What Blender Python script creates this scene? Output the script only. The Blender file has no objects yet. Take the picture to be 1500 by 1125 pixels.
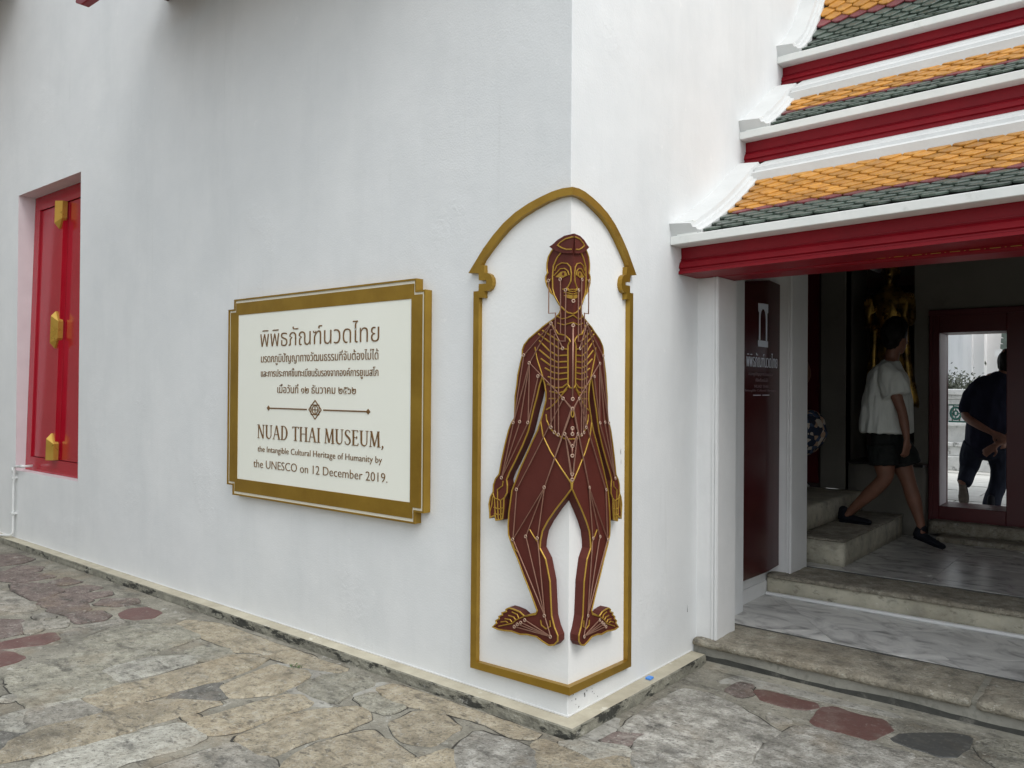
import bpy, bmesh, math, random
from mathutils import Vector, Matrix, noise
CAM_LOC=[2.182, -3.0857, 1.6]
CAM_AXES=[[0.772665, 0.634773, 0.007198], [-0.00166, -0.009319, 0.999955], [0.634812, -0.772642, -0.006147]]
CAM_LENS=28.126
BODY=[(0.0, 2.3188), (0.044, 2.3144), (0.0833, 2.2997), (0.111, 2.2818), (0.1227, 2.2589), (0.1307, 2.251), (0.1466, 2.2289), (0.1546, 2.1973), (0.1554, 2.1714), (0.1506, 2.1515), (0.1614, 2.1371), (0.1623, 2.1158), (0.1541, 2.0911), (0.141, 2.0687), (0.1273, 2.0503), (0.1162, 2.0453), (0.1055, 2.034), (0.0888, 2.0072), (0.0749, 1.9913), (0.0734, 1.972), (0.0799, 1.9573), (0.1009, 1.9391), (0.1373, 1.9206), (0.1794, 1.8975), (0.2001, 1.883), (0.2596, 1.8455), (0.2897, 1.8156), (0.3006, 1.79), (0.3014, 1.7595), (0.3102, 1.7334), (0.3281, 1.6672), (0.3336, 1.6199), (0.3439, 1.5656), (0.3453, 1.5001), (0.3465, 1.4586), (0.3644, 1.4373), (0.3836, 1.3976), (0.4032, 1.3368), (0.4262, 1.2518), (0.4419, 1.1783), (0.466, 1.1524), (0.4796, 1.121), (0.4811, 1.0847), (0.4981, 1.0617), (0.5085, 1.0214), (0.5028, 0.9792), (0.5011, 0.9489), (0.4681, 0.9646), (0.4594, 0.9417), (0.4272, 0.9478), (0.4121, 0.9555), (0.405, 1.0071), (0.4038, 1.0555), (0.3837, 1.0875), (0.3819, 1.1227), (0.3868, 1.1522), (0.3693, 1.1894), (0.3343, 1.2453), (0.2887, 1.3243), (0.255, 1.3919), (0.2398, 1.4411), (0.2224, 1.5027), (0.2037, 1.5574), (0.1882, 1.613), (0.1742, 1.6521), (0.1633, 1.6248), (0.1555, 1.5833), (0.1557, 1.5463), (0.1675, 1.5045), (0.1823, 1.4599), (0.2038, 1.4037), (0.2421, 1.3387), (0.3099, 1.2112), (0.36, 1.1006), (0.3784, 0.9916), (0.3825, 0.923), (0.3788, 0.8804), (0.3527, 0.8259), (0.316, 0.7647), (0.2803, 0.6941), (0.2355, 0.6147), (0.1992, 0.5435), (0.2067, 0.5278), (0.2721, 0.5061), (0.2775, 0.5095), (0.3, 0.5218), (0.3396, 0.5272), (0.3705, 0.5287), (0.3932, 0.516), (0.3903, 0.5068), (0.4188, 0.4951), (0.4154, 0.4852), (0.4385, 0.473), (0.4356, 0.4627), (0.4588, 0.4477), (0.4525, 0.4366), (0.4804, 0.4101), (0.4404, 0.4026), (0.3945, 0.4058), (0.3547, 0.411), (0.2982, 0.4067), (0.2544, 0.4151), (0.1996, 0.4154), (0.1618, 0.4003), (0.1244, 0.3898), (0.0933, 0.398), (0.0699, 0.4224), (0.0692, 0.4504), (0.0896, 0.4867), (0.106, 0.5354), (0.1117, 0.6146), (0.1169, 0.6944), (0.1337, 0.7597), (0.144, 0.7971), (0.178, 0.8436), (0.1755, 0.8762), (0.164, 0.9243), (0.1349, 0.9729), (0.0885, 1.0328), (0.0317, 1.0971), (0.0003, 1.135)]
CAP=[(0.0, 2.3187), (0.044, 2.3144), (0.0833, 2.2997), (0.111, 2.2818), (0.1311, 2.2727), (0.1176, 2.2635), (0.0932, 2.2494), (0.0663, 2.2389), (0.0346, 2.2319), (0.0005, 2.2284)]
CAPEYE=[(0.0, 2.3035), (0.0359, 2.2991), (0.0671, 2.2851), (0.0808, 2.2737), (0.0588, 2.2602), (0.031, 2.2493), (0.0005, 2.2468)]
GOLD={'cheek': [(0.0691, 2.2392), (0.0926, 2.2172), (0.1133, 2.1805), (0.1177, 2.1335), (0.1167, 2.0734), (0.1026, 2.0338), (0.0778, 1.9956), (0.0506, 1.9729), (0.0293, 1.9568), (0.0013, 1.9502)], 'brow': [(0.1048, 2.1582), (0.092, 2.1808), (0.0654, 2.1912), (0.0337, 2.186), (0.0149, 2.1675), (0.0093, 2.1372), (0.0124, 2.0994), (0.0315, 2.0714)], 'eyelid': [(0.1097, 2.1351), (0.0914, 2.1487), (0.0729, 2.164), (0.0491, 2.1642), (0.0303, 2.1517), (0.022, 2.13)], 'ear': [(0.1256, 2.1212), (0.1417, 2.1096), (0.1359, 2.079), (0.1221, 2.0564)], 'lip': [(0.0579, 2.0669), (0.0366, 2.0676), (0.0194, 2.0556), (0.0009, 2.0524)], 'lip2': [(0.0497, 2.0513), (0.0259, 2.0478), (0.0015, 2.0407)], 'neckline': [(0.0901, 1.9431), (0.0606, 1.9288), (0.034, 1.9316), (0.0003, 1.9426)], 'neckline2': [(0.0871, 1.9108), (0.0493, 1.9005), (0.0008, 1.9088)], 'clavicle': [(0.1182, 1.9048), (0.0826, 1.8603), (0.0431, 1.8515), (0.019, 1.8325), (0.0128, 1.8196)], 'sternum': [(0.0168, 1.8198), (0.0264, 1.8042), (0.024, 1.6206), (0.0146, 1.6089), (0.0, 1.6058)], 'armpit': [(0.2198, 1.8021), (0.2067, 1.7458), (0.1818, 1.6851), (0.1635, 1.6391)], 'belly': [(0.1504, 1.4812), (0.1462, 1.4525), (0.1235, 1.4131), (0.0869, 1.3855), (0.0427, 1.3708), (0.0, 1.3701)], 'groin': [(0.1834, 1.45), (0.1671, 1.3767), (0.1216, 1.3041), (0.062, 1.2335), (0.003, 1.1674), (0.0, 1.136)], 'kneecap': [(0.2435, 0.9242), (0.2183, 0.8942), (0.1938, 0.8694), (0.1839, 0.8429)], 'kneeside': [(0.3531, 0.8499), (0.3364, 0.8186), (0.3139, 0.8052)], 'ankle': [(0.1743, 0.5035), (0.1688, 0.4798), (0.1416, 0.4673), (0.116, 0.4837), (0.1186, 0.5113)], 'instep': [(0.2024, 0.5312), (0.2721, 0.5025), (0.3217, 0.4771), (0.3494, 0.4531), (0.389, 0.4395), (0.4346, 0.423)], 'toe': [(0.3502, 0.5091), (0.3167, 0.5026), (0.3079, 0.4875)], 'toe2': [(0.3727, 0.4884), (0.339, 0.486), (0.3271, 0.4761)], 'toe3': [(0.3953, 0.4676), (0.3615, 0.4699), (0.3495, 0.4594)], 'toe4': [(0.4209, 0.4464), (0.3887, 0.4563), (0.3749, 0.4508)], 'palm': [(0.4126, 1.1445), (0.4164, 1.1199), (0.4488, 1.0993), (0.4482, 1.0515)], 'knuckle': [(0.4815, 1.0847), (0.4691, 1.0554), (0.4284, 1.0468), (0.3998, 1.0673)], 'finger': [(0.4677, 1.0532), (0.4648, 1.0024), (0.4595, 0.9519)], 'finger2': [(0.4481, 1.0447), (0.4453, 0.9975), (0.4424, 0.9503)], 'finger3': [(0.4283, 1.0465), (0.4264, 0.9993), (0.4263, 0.952)], 'fingerjoint': [(0.4718, 1.0085), (0.4416, 1.0029), (0.4073, 1.013)], 'fingerjoint2': [(0.4692, 0.9781), (0.4413, 0.9741), (0.4093, 0.9841)], 'thumb': [(0.4794, 1.0623), (0.4859, 1.0174), (0.4973, 0.9855)], 'moustache': [(0.0355, 2.0748), (0.0235, 2.0628), (0.0008, 2.0628)]}
EYE=[(0.0991, 2.1278), (0.0698, 2.1494), (0.0437, 2.1509), (0.0299, 2.13), (0.0589, 2.1203)]
LIPS=[(0.0519, 2.0387), (0.0306, 2.0252), (0.0018, 2.0176), (0.0014, 2.0353), (0.027, 2.0409)]
IRIS=(0.0537, 2.1384)
RIBS=[[(0.1762, 1.8801), (0.1288, 1.8546), (0.0763, 1.8254)], [(0.1998, 1.8647), (0.1398, 1.8275), (0.0756, 1.7908), (0.03, 1.7865)], [(0.1938, 1.8318), (0.1333, 1.7813), (0.0868, 1.7578), (0.0294, 1.7585)], [(0.1931, 1.7874), (0.1327, 1.7467), (0.0862, 1.7276), (0.0289, 1.7289)], [(0.1828, 1.7454), (0.1263, 1.7121), (0.0796, 1.6999), (0.0283, 1.7019)], [(0.1583, 1.7008), (0.1143, 1.68), (0.0735, 1.673), (0.0279, 1.6771)], [(0.1402, 1.6595), (0.1018, 1.6477), (0.0673, 1.6454), (0.0273, 1.6498)], [(0.1425, 1.6248), (0.095, 1.6069), (0.0549, 1.609), (0.0253, 1.6282)], [(0.13, 1.5906), (0.0835, 1.5816), (0.0489, 1.5886), (0.0242, 1.6136)], [(0.1327, 1.556), (0.0941, 1.5565)], [(0.1491, 1.5029), (0.1229, 1.5148), (0.0885, 1.5427), (0.0714, 1.5612), (0.0304, 1.6008)]]
NODES=[(0.282, 1.7637), (0.2471, 1.7255), (0.1936, 1.662), (0.0455, 1.5571), (0.05, 1.7905), (0.1183, 1.91), (0.3444, 1.4359), (0.3035, 1.4408), (0.2531, 1.4387), (0.4169, 1.1608), (0.1146, 1.4208), (0.094, 1.3981), (0.0718, 1.3878), (0.0343, 1.3925), (0.3209, 1.1112), (0.152, 1.1355), (0.342, 0.8657), (0.2617, 0.8901), (0.1912, 0.8906), (0.1457, 0.5304), (0.1097, 0.4385), (0.2634, 0.4875), (0.288, 0.4705), (0.3093, 0.4584), (0.328, 0.4433), (0.0668, 2.1136), (0.1352, 2.1126), (0.0353, 2.0611)]
CNODES=[(0.0, 2.0082), (0.0, 1.8953), (0.0, 1.5554), (0.0, 1.5105), (0.0, 1.4207), (0.0, 1.3938), (0.0, 1.3384), (0.0, 1.2942), (0.0, 1.2094), (0.0, 1.1835)]
MERID=[[(0.1352, 2.1126), (0.1342, 1.9583), (0.0944, 1.9581), (0.0957, 1.8717)], [(0.0668, 2.1136), (0.0639, 1.8915), (0.0645, 1.8615)], [(0.0353, 2.0611), (0.0371, 1.9509), (0.0375, 1.8242), (0.0706, 1.8253)], [(0.1183, 1.91), (0.0956, 1.8672), (0.05, 1.7905)], [(0.1121, 1.8794), (0.1235, 1.8799), (0.1146, 1.4208)], [(0.0873, 1.8556), (0.0999, 1.8561), (0.094, 1.3981)], [(0.0666, 1.8229), (0.0762, 1.8232), (0.0718, 1.3878)], [(0.1183, 1.91), (0.282, 1.7637)], [(0.1183, 1.91), (0.2471, 1.7255)], [(0.2471, 1.7255), (0.0455, 1.5571), (0.0, 1.5106)], [(0.282, 1.7637), (0.3444, 1.4359)], [(0.2471, 1.7255), (0.3444, 1.4359)], [(0.2471, 1.7255), (0.3035, 1.4408)], [(0.2471, 1.7255), (0.2531, 1.4387)], [(0.1936, 1.662), (0.2531, 1.4387)], [(0.3444, 1.4359), (0.4169, 1.1608)], [(0.3035, 1.4408), (0.4169, 1.1608)], [(0.2531, 1.4387), (0.4169, 1.1608)], [(0.0455, 1.5571), (0.3209, 1.1112)], [(0.0, 1.5106), (0.152, 1.1355)], [(0.3209, 1.1112), (0.342, 0.8657)], [(0.152, 1.1355), (0.342, 0.8657)], [(0.152, 1.1355), (0.2617, 0.8901)], [(0.152, 1.1355), (0.1912, 0.8906)], [(0.342, 0.8657), (0.1457, 0.5304)], [(0.2617, 0.8901), (0.1457, 0.5304)], [(0.1912, 0.8906), (0.1457, 0.5304)], [(0.1457, 0.5304), (0.1097, 0.4385)], [(0.2634, 0.4875), (0.1097, 0.4385)], [(0.288, 0.4705), (0.1097, 0.4385)], [(0.3093, 0.4584), (0.1097, 0.4385)], [(0.328, 0.4433), (0.1097, 0.4385)], [(0.0343, 1.3925), (0.0, 1.3385)], [(0.0343, 1.3925), (0.0, 1.2094)]]
MERIDC=[[(0.0, 1.8951), (0.0, 1.5555)], [(0.0, 1.4207), (0.0, 1.3938)], [(0.0, 1.3385), (0.0, 1.2942)], [(0.0, 1.2094), (0.0, 1.1835)]]
NICHE_O=[(0.0, 2.5451), (0.0599, 2.548), (0.1218, 2.5416), (0.1925, 2.5256), (0.2651, 2.505), (0.3469, 2.4726), (0.4227, 2.4292), (0.4925, 2.3748), (0.5559, 2.3158), (0.612, 2.2514), (0.6571, 2.199), (0.5864, 2.1922), (0.5841, 2.1559), (0.5343, 2.1519), (0.5342, 2.1355), (0.584, 2.137), (0.585, 2.101), (0.6204, 2.1011), (0.6235, 0.1662), (0.0, 0.1754)]
NICHE_I=[(0.0, 0.2135), (0.5838, 0.2037), (0.5833, 2.0666), (0.5464, 2.0641), (0.5467, 2.0975), (0.5241, 2.0966), (0.5049, 2.1063), (0.4937, 2.1227), (0.4906, 2.1408), (0.4945, 2.1608), (0.507, 2.1791), (0.525, 2.189), (0.5463, 2.1912), (0.5499, 2.2312), (0.5676, 2.2346), (0.5553, 2.2565), (0.4996, 2.3099), (0.4452, 2.3576), (0.3839, 2.4036), (0.309, 2.444), (0.2282, 2.4732), (0.1499, 2.4968), (0.0798, 2.5091), (0.0, 2.5086)]
STONES=[('green', [(-3.111, -0.884), (-3.174, -0.768), (-3.16, -0.544), (-2.983, -0.36), (-2.794, -0.381), (-2.594, -0.383), (-2.538, -0.66), (-2.682, -0.757), (-2.903, -0.921)]), ('green', [(-2.753, -1.448), (-2.808, -1.389), (-2.829, -1.06), (-2.786, -0.873), (-2.662, -0.766), (-2.483, -0.714), (-2.471, -0.989), (-2.486, -1.219), (-2.514, -1.346), (-2.632, -1.468)]), ('green', [(-2.615, -1.474), (-2.514, -1.346), (-2.486, -1.219), (-2.43, -1.065), (-2.321, -1.079), (-2.138, -1.105), (-2.124, -1.302), (-2.165, -1.531), (-2.405, -1.505)]), ('light', [(-2.417, -1.053), (-2.471, -0.966), (-2.448, -0.782), (-2.316, -0.62), (-2.177, -0.644), (-2.174, -0.845), (-2.195, -1.074)]), ('green', [(-2.396, -0.589), (-2.4, -0.437), (-2.251, -0.413), (-2.1, -0.435), (-2.122, -0.597), (-2.253, -0.615)]), ('tan', [(-2.101, -1.301), (-2.134, -1.102), (-2.109, -0.855), (-2.1, -0.435), (-1.927, -0.335), (-1.846, -0.498), (-1.812, -0.726), (-1.829, -0.977), (-1.866, -1.31)]), ('light', [(-2.162, -1.66), (-2.161, -1.476), (-2.111, -1.328), (-1.982, -1.341), (-1.898, -1.452), (-1.904, -1.641), (-1.935, -1.683), (-2.035, -1.693)]), ('tan', [(-1.731, -1.8), (-1.826, -1.72), (-1.87, -1.583), (-1.83, -1.394), (-1.814, -1.18), (-1.765, -1.032), (-1.518, -0.875), (-1.512, -1.025), (-1.547, -1.247), (-1.535, -1.445), (-1.593, -1.684), (-1.644, -1.829)]), ('light', [(-1.53, -1.732), (-1.546, -1.618), (-1.503, -1.403), (-1.438, -1.139), (-1.211, -1.141), (-1.188, -1.234), (-1.241, -1.487), (-1.232, -1.577), (-1.449, -1.761)]), ('grey', [(-1.087, -1.454), (-1.08, -1.195), (-1.052, -1.09), (-0.922, -1.088), (-0.782, -1.073), (-0.69, -1.118)]), ('red', [(-3.528, -0.466), (-3.585, -0.373), (-3.522, -0.282), (-3.313, -0.279), (-3.232, -0.38), (-3.279, -0.473), (-3.393, -0.506)]), ('pink', [(-3.689, -0.742), (-3.67, -0.54), (-3.51, -0.553), (-3.429, -0.617), (-3.477, -0.773)]), ('red', [(-3.426, -1.319), (-3.417, -1.064), (-3.388, -0.963), (-3.231, -0.988), (-3.197, -1.095), (-3.316, -1.353)]), ('red', [(-3.356, -1.363), (-3.16, -1.27), (-3.011, -1.265), (-2.96, -1.316), (-2.951, -1.467)]), ('grey', [(-3.691, -0.908), (-3.632, -0.778), (-3.46, -0.846), (-3.53, -0.967)]), ('grey', [(-3.895, -0.886), (-3.918, -0.804), (-3.759, -0.803), (-3.76, -0.902)]), ('grey', [(-3.347, -0.916), (-3.387, -0.77), (-3.39, -0.55), (-3.274, -0.547), (-3.217, -0.775), (-3.267, -0.935)]), ('grey', [(-3.786, -0.99), (-3.702, -0.917), (-3.496, -0.986), (-3.471, -1.081)]), ('pink', [(-4.004, -1.113), (-3.845, -0.976), (-3.534, -1.078), (-3.522, -1.266)]), ('pink', [(-3.975, -0.783), (-4.056, -0.597), (-3.924, -0.52), (-3.77, -0.569), (-3.705, -0.722)]), ('pink', [(-3.878, -0.48), (-3.98, -0.376), (-3.804, -0.223), (-3.678, -0.268), (-3.707, -0.406)]), ('pink', [(-4.254, -0.412), (-4.175, -0.259), (-4.067, -0.291), (-4.062, -0.447)]), ('pink', [(-4.496, -0.453), (-4.559, -0.286), (-4.356, -0.244), (-4.296, -0.364), (-4.334, -0.456)]), ('pink', [(-4.833, -0.433), (-4.898, -0.279), (-4.656, -0.279), (-4.648, -0.409)]), ('pink', [(-5.548, -0.514), (-5.69, -0.368), (-5.495, -0.252), (-5.335, -0.327), (-5.341, -0.488)]), ('pink', [(-6.305, -0.316), (-6.241, -0.197), (-5.875, -0.183), (-5.769, -0.324), (-5.808, -0.527)]), ('pink', [(-5.628, -0.584), (-5.518, -0.54), (-5.157, -0.327), (-4.999, -0.338), (-5.009, -0.586), (-5.251, -0.704)]), ('pink', [(-5.021, -0.643), (-4.959, -0.589), (-4.759, -0.46), (-4.474, -0.477), (-4.267, -0.703), (-4.339, -0.727), (-4.8, -0.718)]), ('grey', [(-4.958, -0.812), (-4.626, -0.776), (-4.214, -0.771), (-4.041, -0.84), (-4.123, -0.946), (-4.353, -1.003)]), ('pink', [(-4.228, -0.745), (-4.383, -0.482), (-4.234, -0.436), (-3.989, -0.462), (-3.97, -0.743)]), ('tan', [(-2.938, -0.383), (-3.012, -0.256), (-2.751, -0.159), (-2.139, -0.158), (-1.806, -0.157), (-1.514, -0.168), (-1.419, -0.154), (-1.429, -0.22), (-1.662, -0.305), (-1.881, -0.309), (-2.046, -0.314), (-2.168, -0.393), (-2.36, -0.376), (-2.594, -0.383)]), ('dark', [(-1.995, -1.749), (-1.91, -1.691), (-1.867, -1.654), (-1.803, -1.727), (-1.781, -1.817)]), ('dark', [(-1.807, -0.977), (-1.783, -0.742), (-1.556, -0.817), (-1.622, -0.964), (-1.773, -1.028)]), ('grey', [(-2.131, -1.553), (-2.069, -1.335), (-1.861, -1.322), (-1.858, -1.402), (-1.894, -1.574), (-1.896, -1.635)]), ('tan', [(-1.712, -0.761), (-1.758, -0.555), (-1.785, -0.396), (-1.688, -0.372), (-1.555, -0.33), (-1.497, -0.364), (-1.429, -0.545), (-1.416, -0.645), (-1.493, -0.748), (-1.551, -0.81)]), ('tan', [(-1.408, -1.114), (-1.395, -0.96), (-1.375, -0.753), (-1.346, -0.611), (-1.282, -0.568), (-1.157, -0.602), (-1.156, -0.691), (-1.173, -0.824), (-1.15, -0.997), (-1.21, -1.11)]), ('tan', [(-1.093, -1.053), (-1.105, -0.929), (-1.125, -0.815), (-1.079, -0.659), (-0.963, -0.482), (-0.844, -0.49), (-0.801, -0.539), (-0.784, -0.705), (-0.828, -0.874), (-0.825, -1.057), (-0.878, -1.076)]), ('green', [(-1.382, -0.505), (-1.436, -0.313), (-1.37, -0.2), (-1.205, -0.183), (-1.121, -0.23), (-1.119, -0.38), (-1.087, -0.519), (-1.239, -0.519)]), ('green', [(-1.054, -0.397), (-1.033, -0.306), (-0.864, -0.329), (-0.777, -0.312), (-0.775, -0.432), (-0.895, -0.446)]), ('tan', [(-1.06, -0.255), (-1.047, -0.141), (-0.448, -0.131), (-0.074, -0.121), (-0.063, -0.187), (-0.136, -0.231), (-0.394, -0.192), (-0.589, -0.241), (-0.747, -0.275), (-0.835, -0.305)]), ('tan', [(-0.684, -0.491), (-0.692, -0.328), (-0.572, -0.259), (-0.392, -0.323), (-0.367, -0.528), (-0.486, -0.584)]), ('tan', [(-0.728, -1.041), (-0.769, -0.87), (-0.699, -0.613), (-0.468, -0.641), (-0.343, -0.673), (-0.281, -0.813), (-0.659, -1.133)]), ('mottle', [(-0.272, -0.474), (-0.301, -0.295), (-0.109, -0.264), (0.009, -0.28), (0.144, -0.453), (-0.087, -0.648)]), ('tan', [(-0.326, -0.732), (-0.276, -0.504), (-0.098, -0.658), (-0.244, -0.782)]), ('light', [(0.061, -0.156), (0.101, -0.085), (0.193, -0.035), (0.304, 0.006), (0.348, -0.01), (0.374, -0.064), (0.307, -0.079), (0.27, -0.178), (0.183, -0.15)]), ('tan', [(-0.026, -0.22), (-0.026, -0.175), (0.108, -0.17), (0.182, -0.16), (0.256, -0.173), (0.289, -0.33), (0.15, -0.447)]), ('tan', [(0.28, -0.178), (0.318, -0.096), (0.384, -0.081), (0.469, -0.178), (0.3, -0.321)]), ('pink', [(0.192, -0.017), (0.203, 0.086), (0.267, 0.188), (0.308, 0.204), (0.306, 0.061), (0.29, 0.029)]), ('mottle', [(0.196, 0.128), (0.173, 0.453), (0.175, 0.813), (0.28, 0.839), (0.495, 0.783), (0.688, 0.656), (0.775, 0.601), (0.745, 0.434), (0.806, 0.108), (0.48, -0.168), (0.38, -0.034), (0.328, 0.053), (0.32, 0.195)]), ('pink', [(0.356, 0.942), (0.371, 1.111), (0.43, 1.108), (0.482, 0.975), (0.459, 0.906)]), ('red', [(0.48, 1.035), (0.518, 1.08), (0.574, 1.078), (0.641, 1.073), (0.707, 1.069), (0.785, 1.077), (0.8, 1.032), (0.766, 0.97), (0.683, 0.933), (0.569, 0.952)]), ('red', [(0.85, 0.845), (0.837, 1.041), (0.874, 1.084), (1.013, 1.069), (1.106, 1.074), (1.165, 1.001), (1.127, 0.824), (1.077, 0.81), (0.983, 0.817), (0.886, 0.814)]), ('dark', [(1.211, 0.876), (1.217, 0.947), (1.272, 1.023), (1.413, 1.123), (1.469, 1.142), (1.479, 1.066), (1.459, 0.872), (1.408, 0.846), (1.288, 0.85)]), ('mottle', [(0.803, 0.596), (0.817, 0.706), (0.892, 0.769), (1.146, 0.756), (1.265, 0.769), (1.312, 0.757), (1.319, 0.543), (0.834, 0.132), (0.782, 0.421)]), ('green', [(1.506, 1.035), (1.545, 1.179), (1.724, 1.238), (1.759, 0.915), (1.671, 0.84), (1.555, 0.945)]), ('grey', [(1.341, 0.739), (1.421, 0.806), (1.561, 0.747), (1.341, 0.561)])]
WEED=(-1.660,-0.333)
SMEAR=[[(-1.428, -0.548), (-1.442, -0.457), (-1.239, -0.519), (-1.081, -0.526), (-1.069, -0.546), (-1.165, -0.597), (-1.311, -0.58)], [(-1.614, -0.327), (-1.548, -0.213), (-1.423, -0.259), (-1.431, -0.34), (-1.499, -0.362), (-1.546, -0.364)], [(-1.142, -0.236), (-1.103, -0.167), (-1.038, -0.147), (-1.025, -0.336), (-1.082, -0.385)], [(0.101, -0.085), (0.098, 0.134), (0.109, 0.268), (0.164, 0.15), (0.163, -0.023)], [(-1.813, -0.36), (-1.739, -0.337), (-1.673, -0.359), (-1.732, -0.39)], [(0.271, 1.025), (0.379, 1.326), (1.09, 1.234), (1.169, 1.17), (0.782, 1.146), (0.426, 1.118)]]

R_ = math.radians
sc = bpy.context.scene
COL = bpy.context.collection
# ------------------------------------------------------------------ camera, sky, sun, exposure
cam = bpy.data.cameras.new('camera'); cam.lens = CAM_LENS; cam.sensor_width = 36; cam.clip_start = .05; cam.clip_end = 400
co = bpy.data.objects.new('camera', cam); COL.objects.link(co)
m = Matrix.Identity(4)
for j in range(3):
    for i in range(3): m[i][j] = CAM_AXES[j][i]
m.translation = Vector(CAM_LOC); co.matrix_world = m; sc.camera = co

SUN_EL, SUN_AZ = 50, 106           # azimuth clockwise from +Y (towards +X / -Y)
w = bpy.data.worlds.new('World'); sc.world = w; w.use_nodes = True
nt = w.node_tree; nt.nodes.clear()
sky = nt.nodes.new('ShaderNodeTexSky'); sky.sky_type = 'NISHITA'; sky.sun_disc = False
sky.sun_elevation = R_(SUN_EL); sky.sun_rotation = R_(SUN_AZ); sky.dust_density = 4; sky.air_density = 1.2; sky.ozone_density = 1
hs = nt.nodes.new('ShaderNodeHueSaturation'); hs.inputs['Saturation'].default_value = .25; hs.inputs['Value'].default_value = 1.0
bg = nt.nodes.new('ShaderNodeBackground'); bg.inputs[1].default_value = .15
# an even cloud deck over the whole dome
ad = nt.nodes.new('ShaderNodeMix'); ad.data_type = 'RGBA'; ad.inputs[0].default_value = .72; ad.inputs[7].default_value = (7.6, 8.15, 8.7, 1)
wo = nt.nodes.new('ShaderNodeOutputWorld')
nt.links.new(sky.outputs[0], hs.inputs['Color']); nt.links.new(hs.outputs[0], ad.inputs[6]); nt.links.new(ad.outputs[2], bg.inputs[0]); nt.links.new(bg.outputs[0], wo.inputs[0])
sl = bpy.data.lights.new('sun', 'SUN'); sl.energy = 1.0; sl.angle = R_(28); sl.color = (1, .975, .945)
so = bpy.data.objects.new('sun', sl); COL.objects.link(so)
az, el = R_(SUN_AZ), R_(SUN_EL)
sd = Vector((math.sin(az)*math.cos(el), math.cos(az)*math.cos(el), math.sin(el)))
so.rotation_euler = sd.to_track_quat('Z', 'Y').to_euler(); so.location = sd*20
sc.view_settings.view_transform = 'Standard'; sc.view_settings.look = 'None'; sc.view_settings.gamma = 1
sc.view_settings.exposure = .33; sc.view_settings.use_curve_mapping = False
sc.render.engine = 'CYCLES'
sc.cycles.max_bounces = 10; sc.cycles.diffuse_bounces = 5; sc.cycles.glossy_bounces = 4
sc.cycles.use_denoising = True; sc.cycles.sample_clamp_indirect = 6

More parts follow.
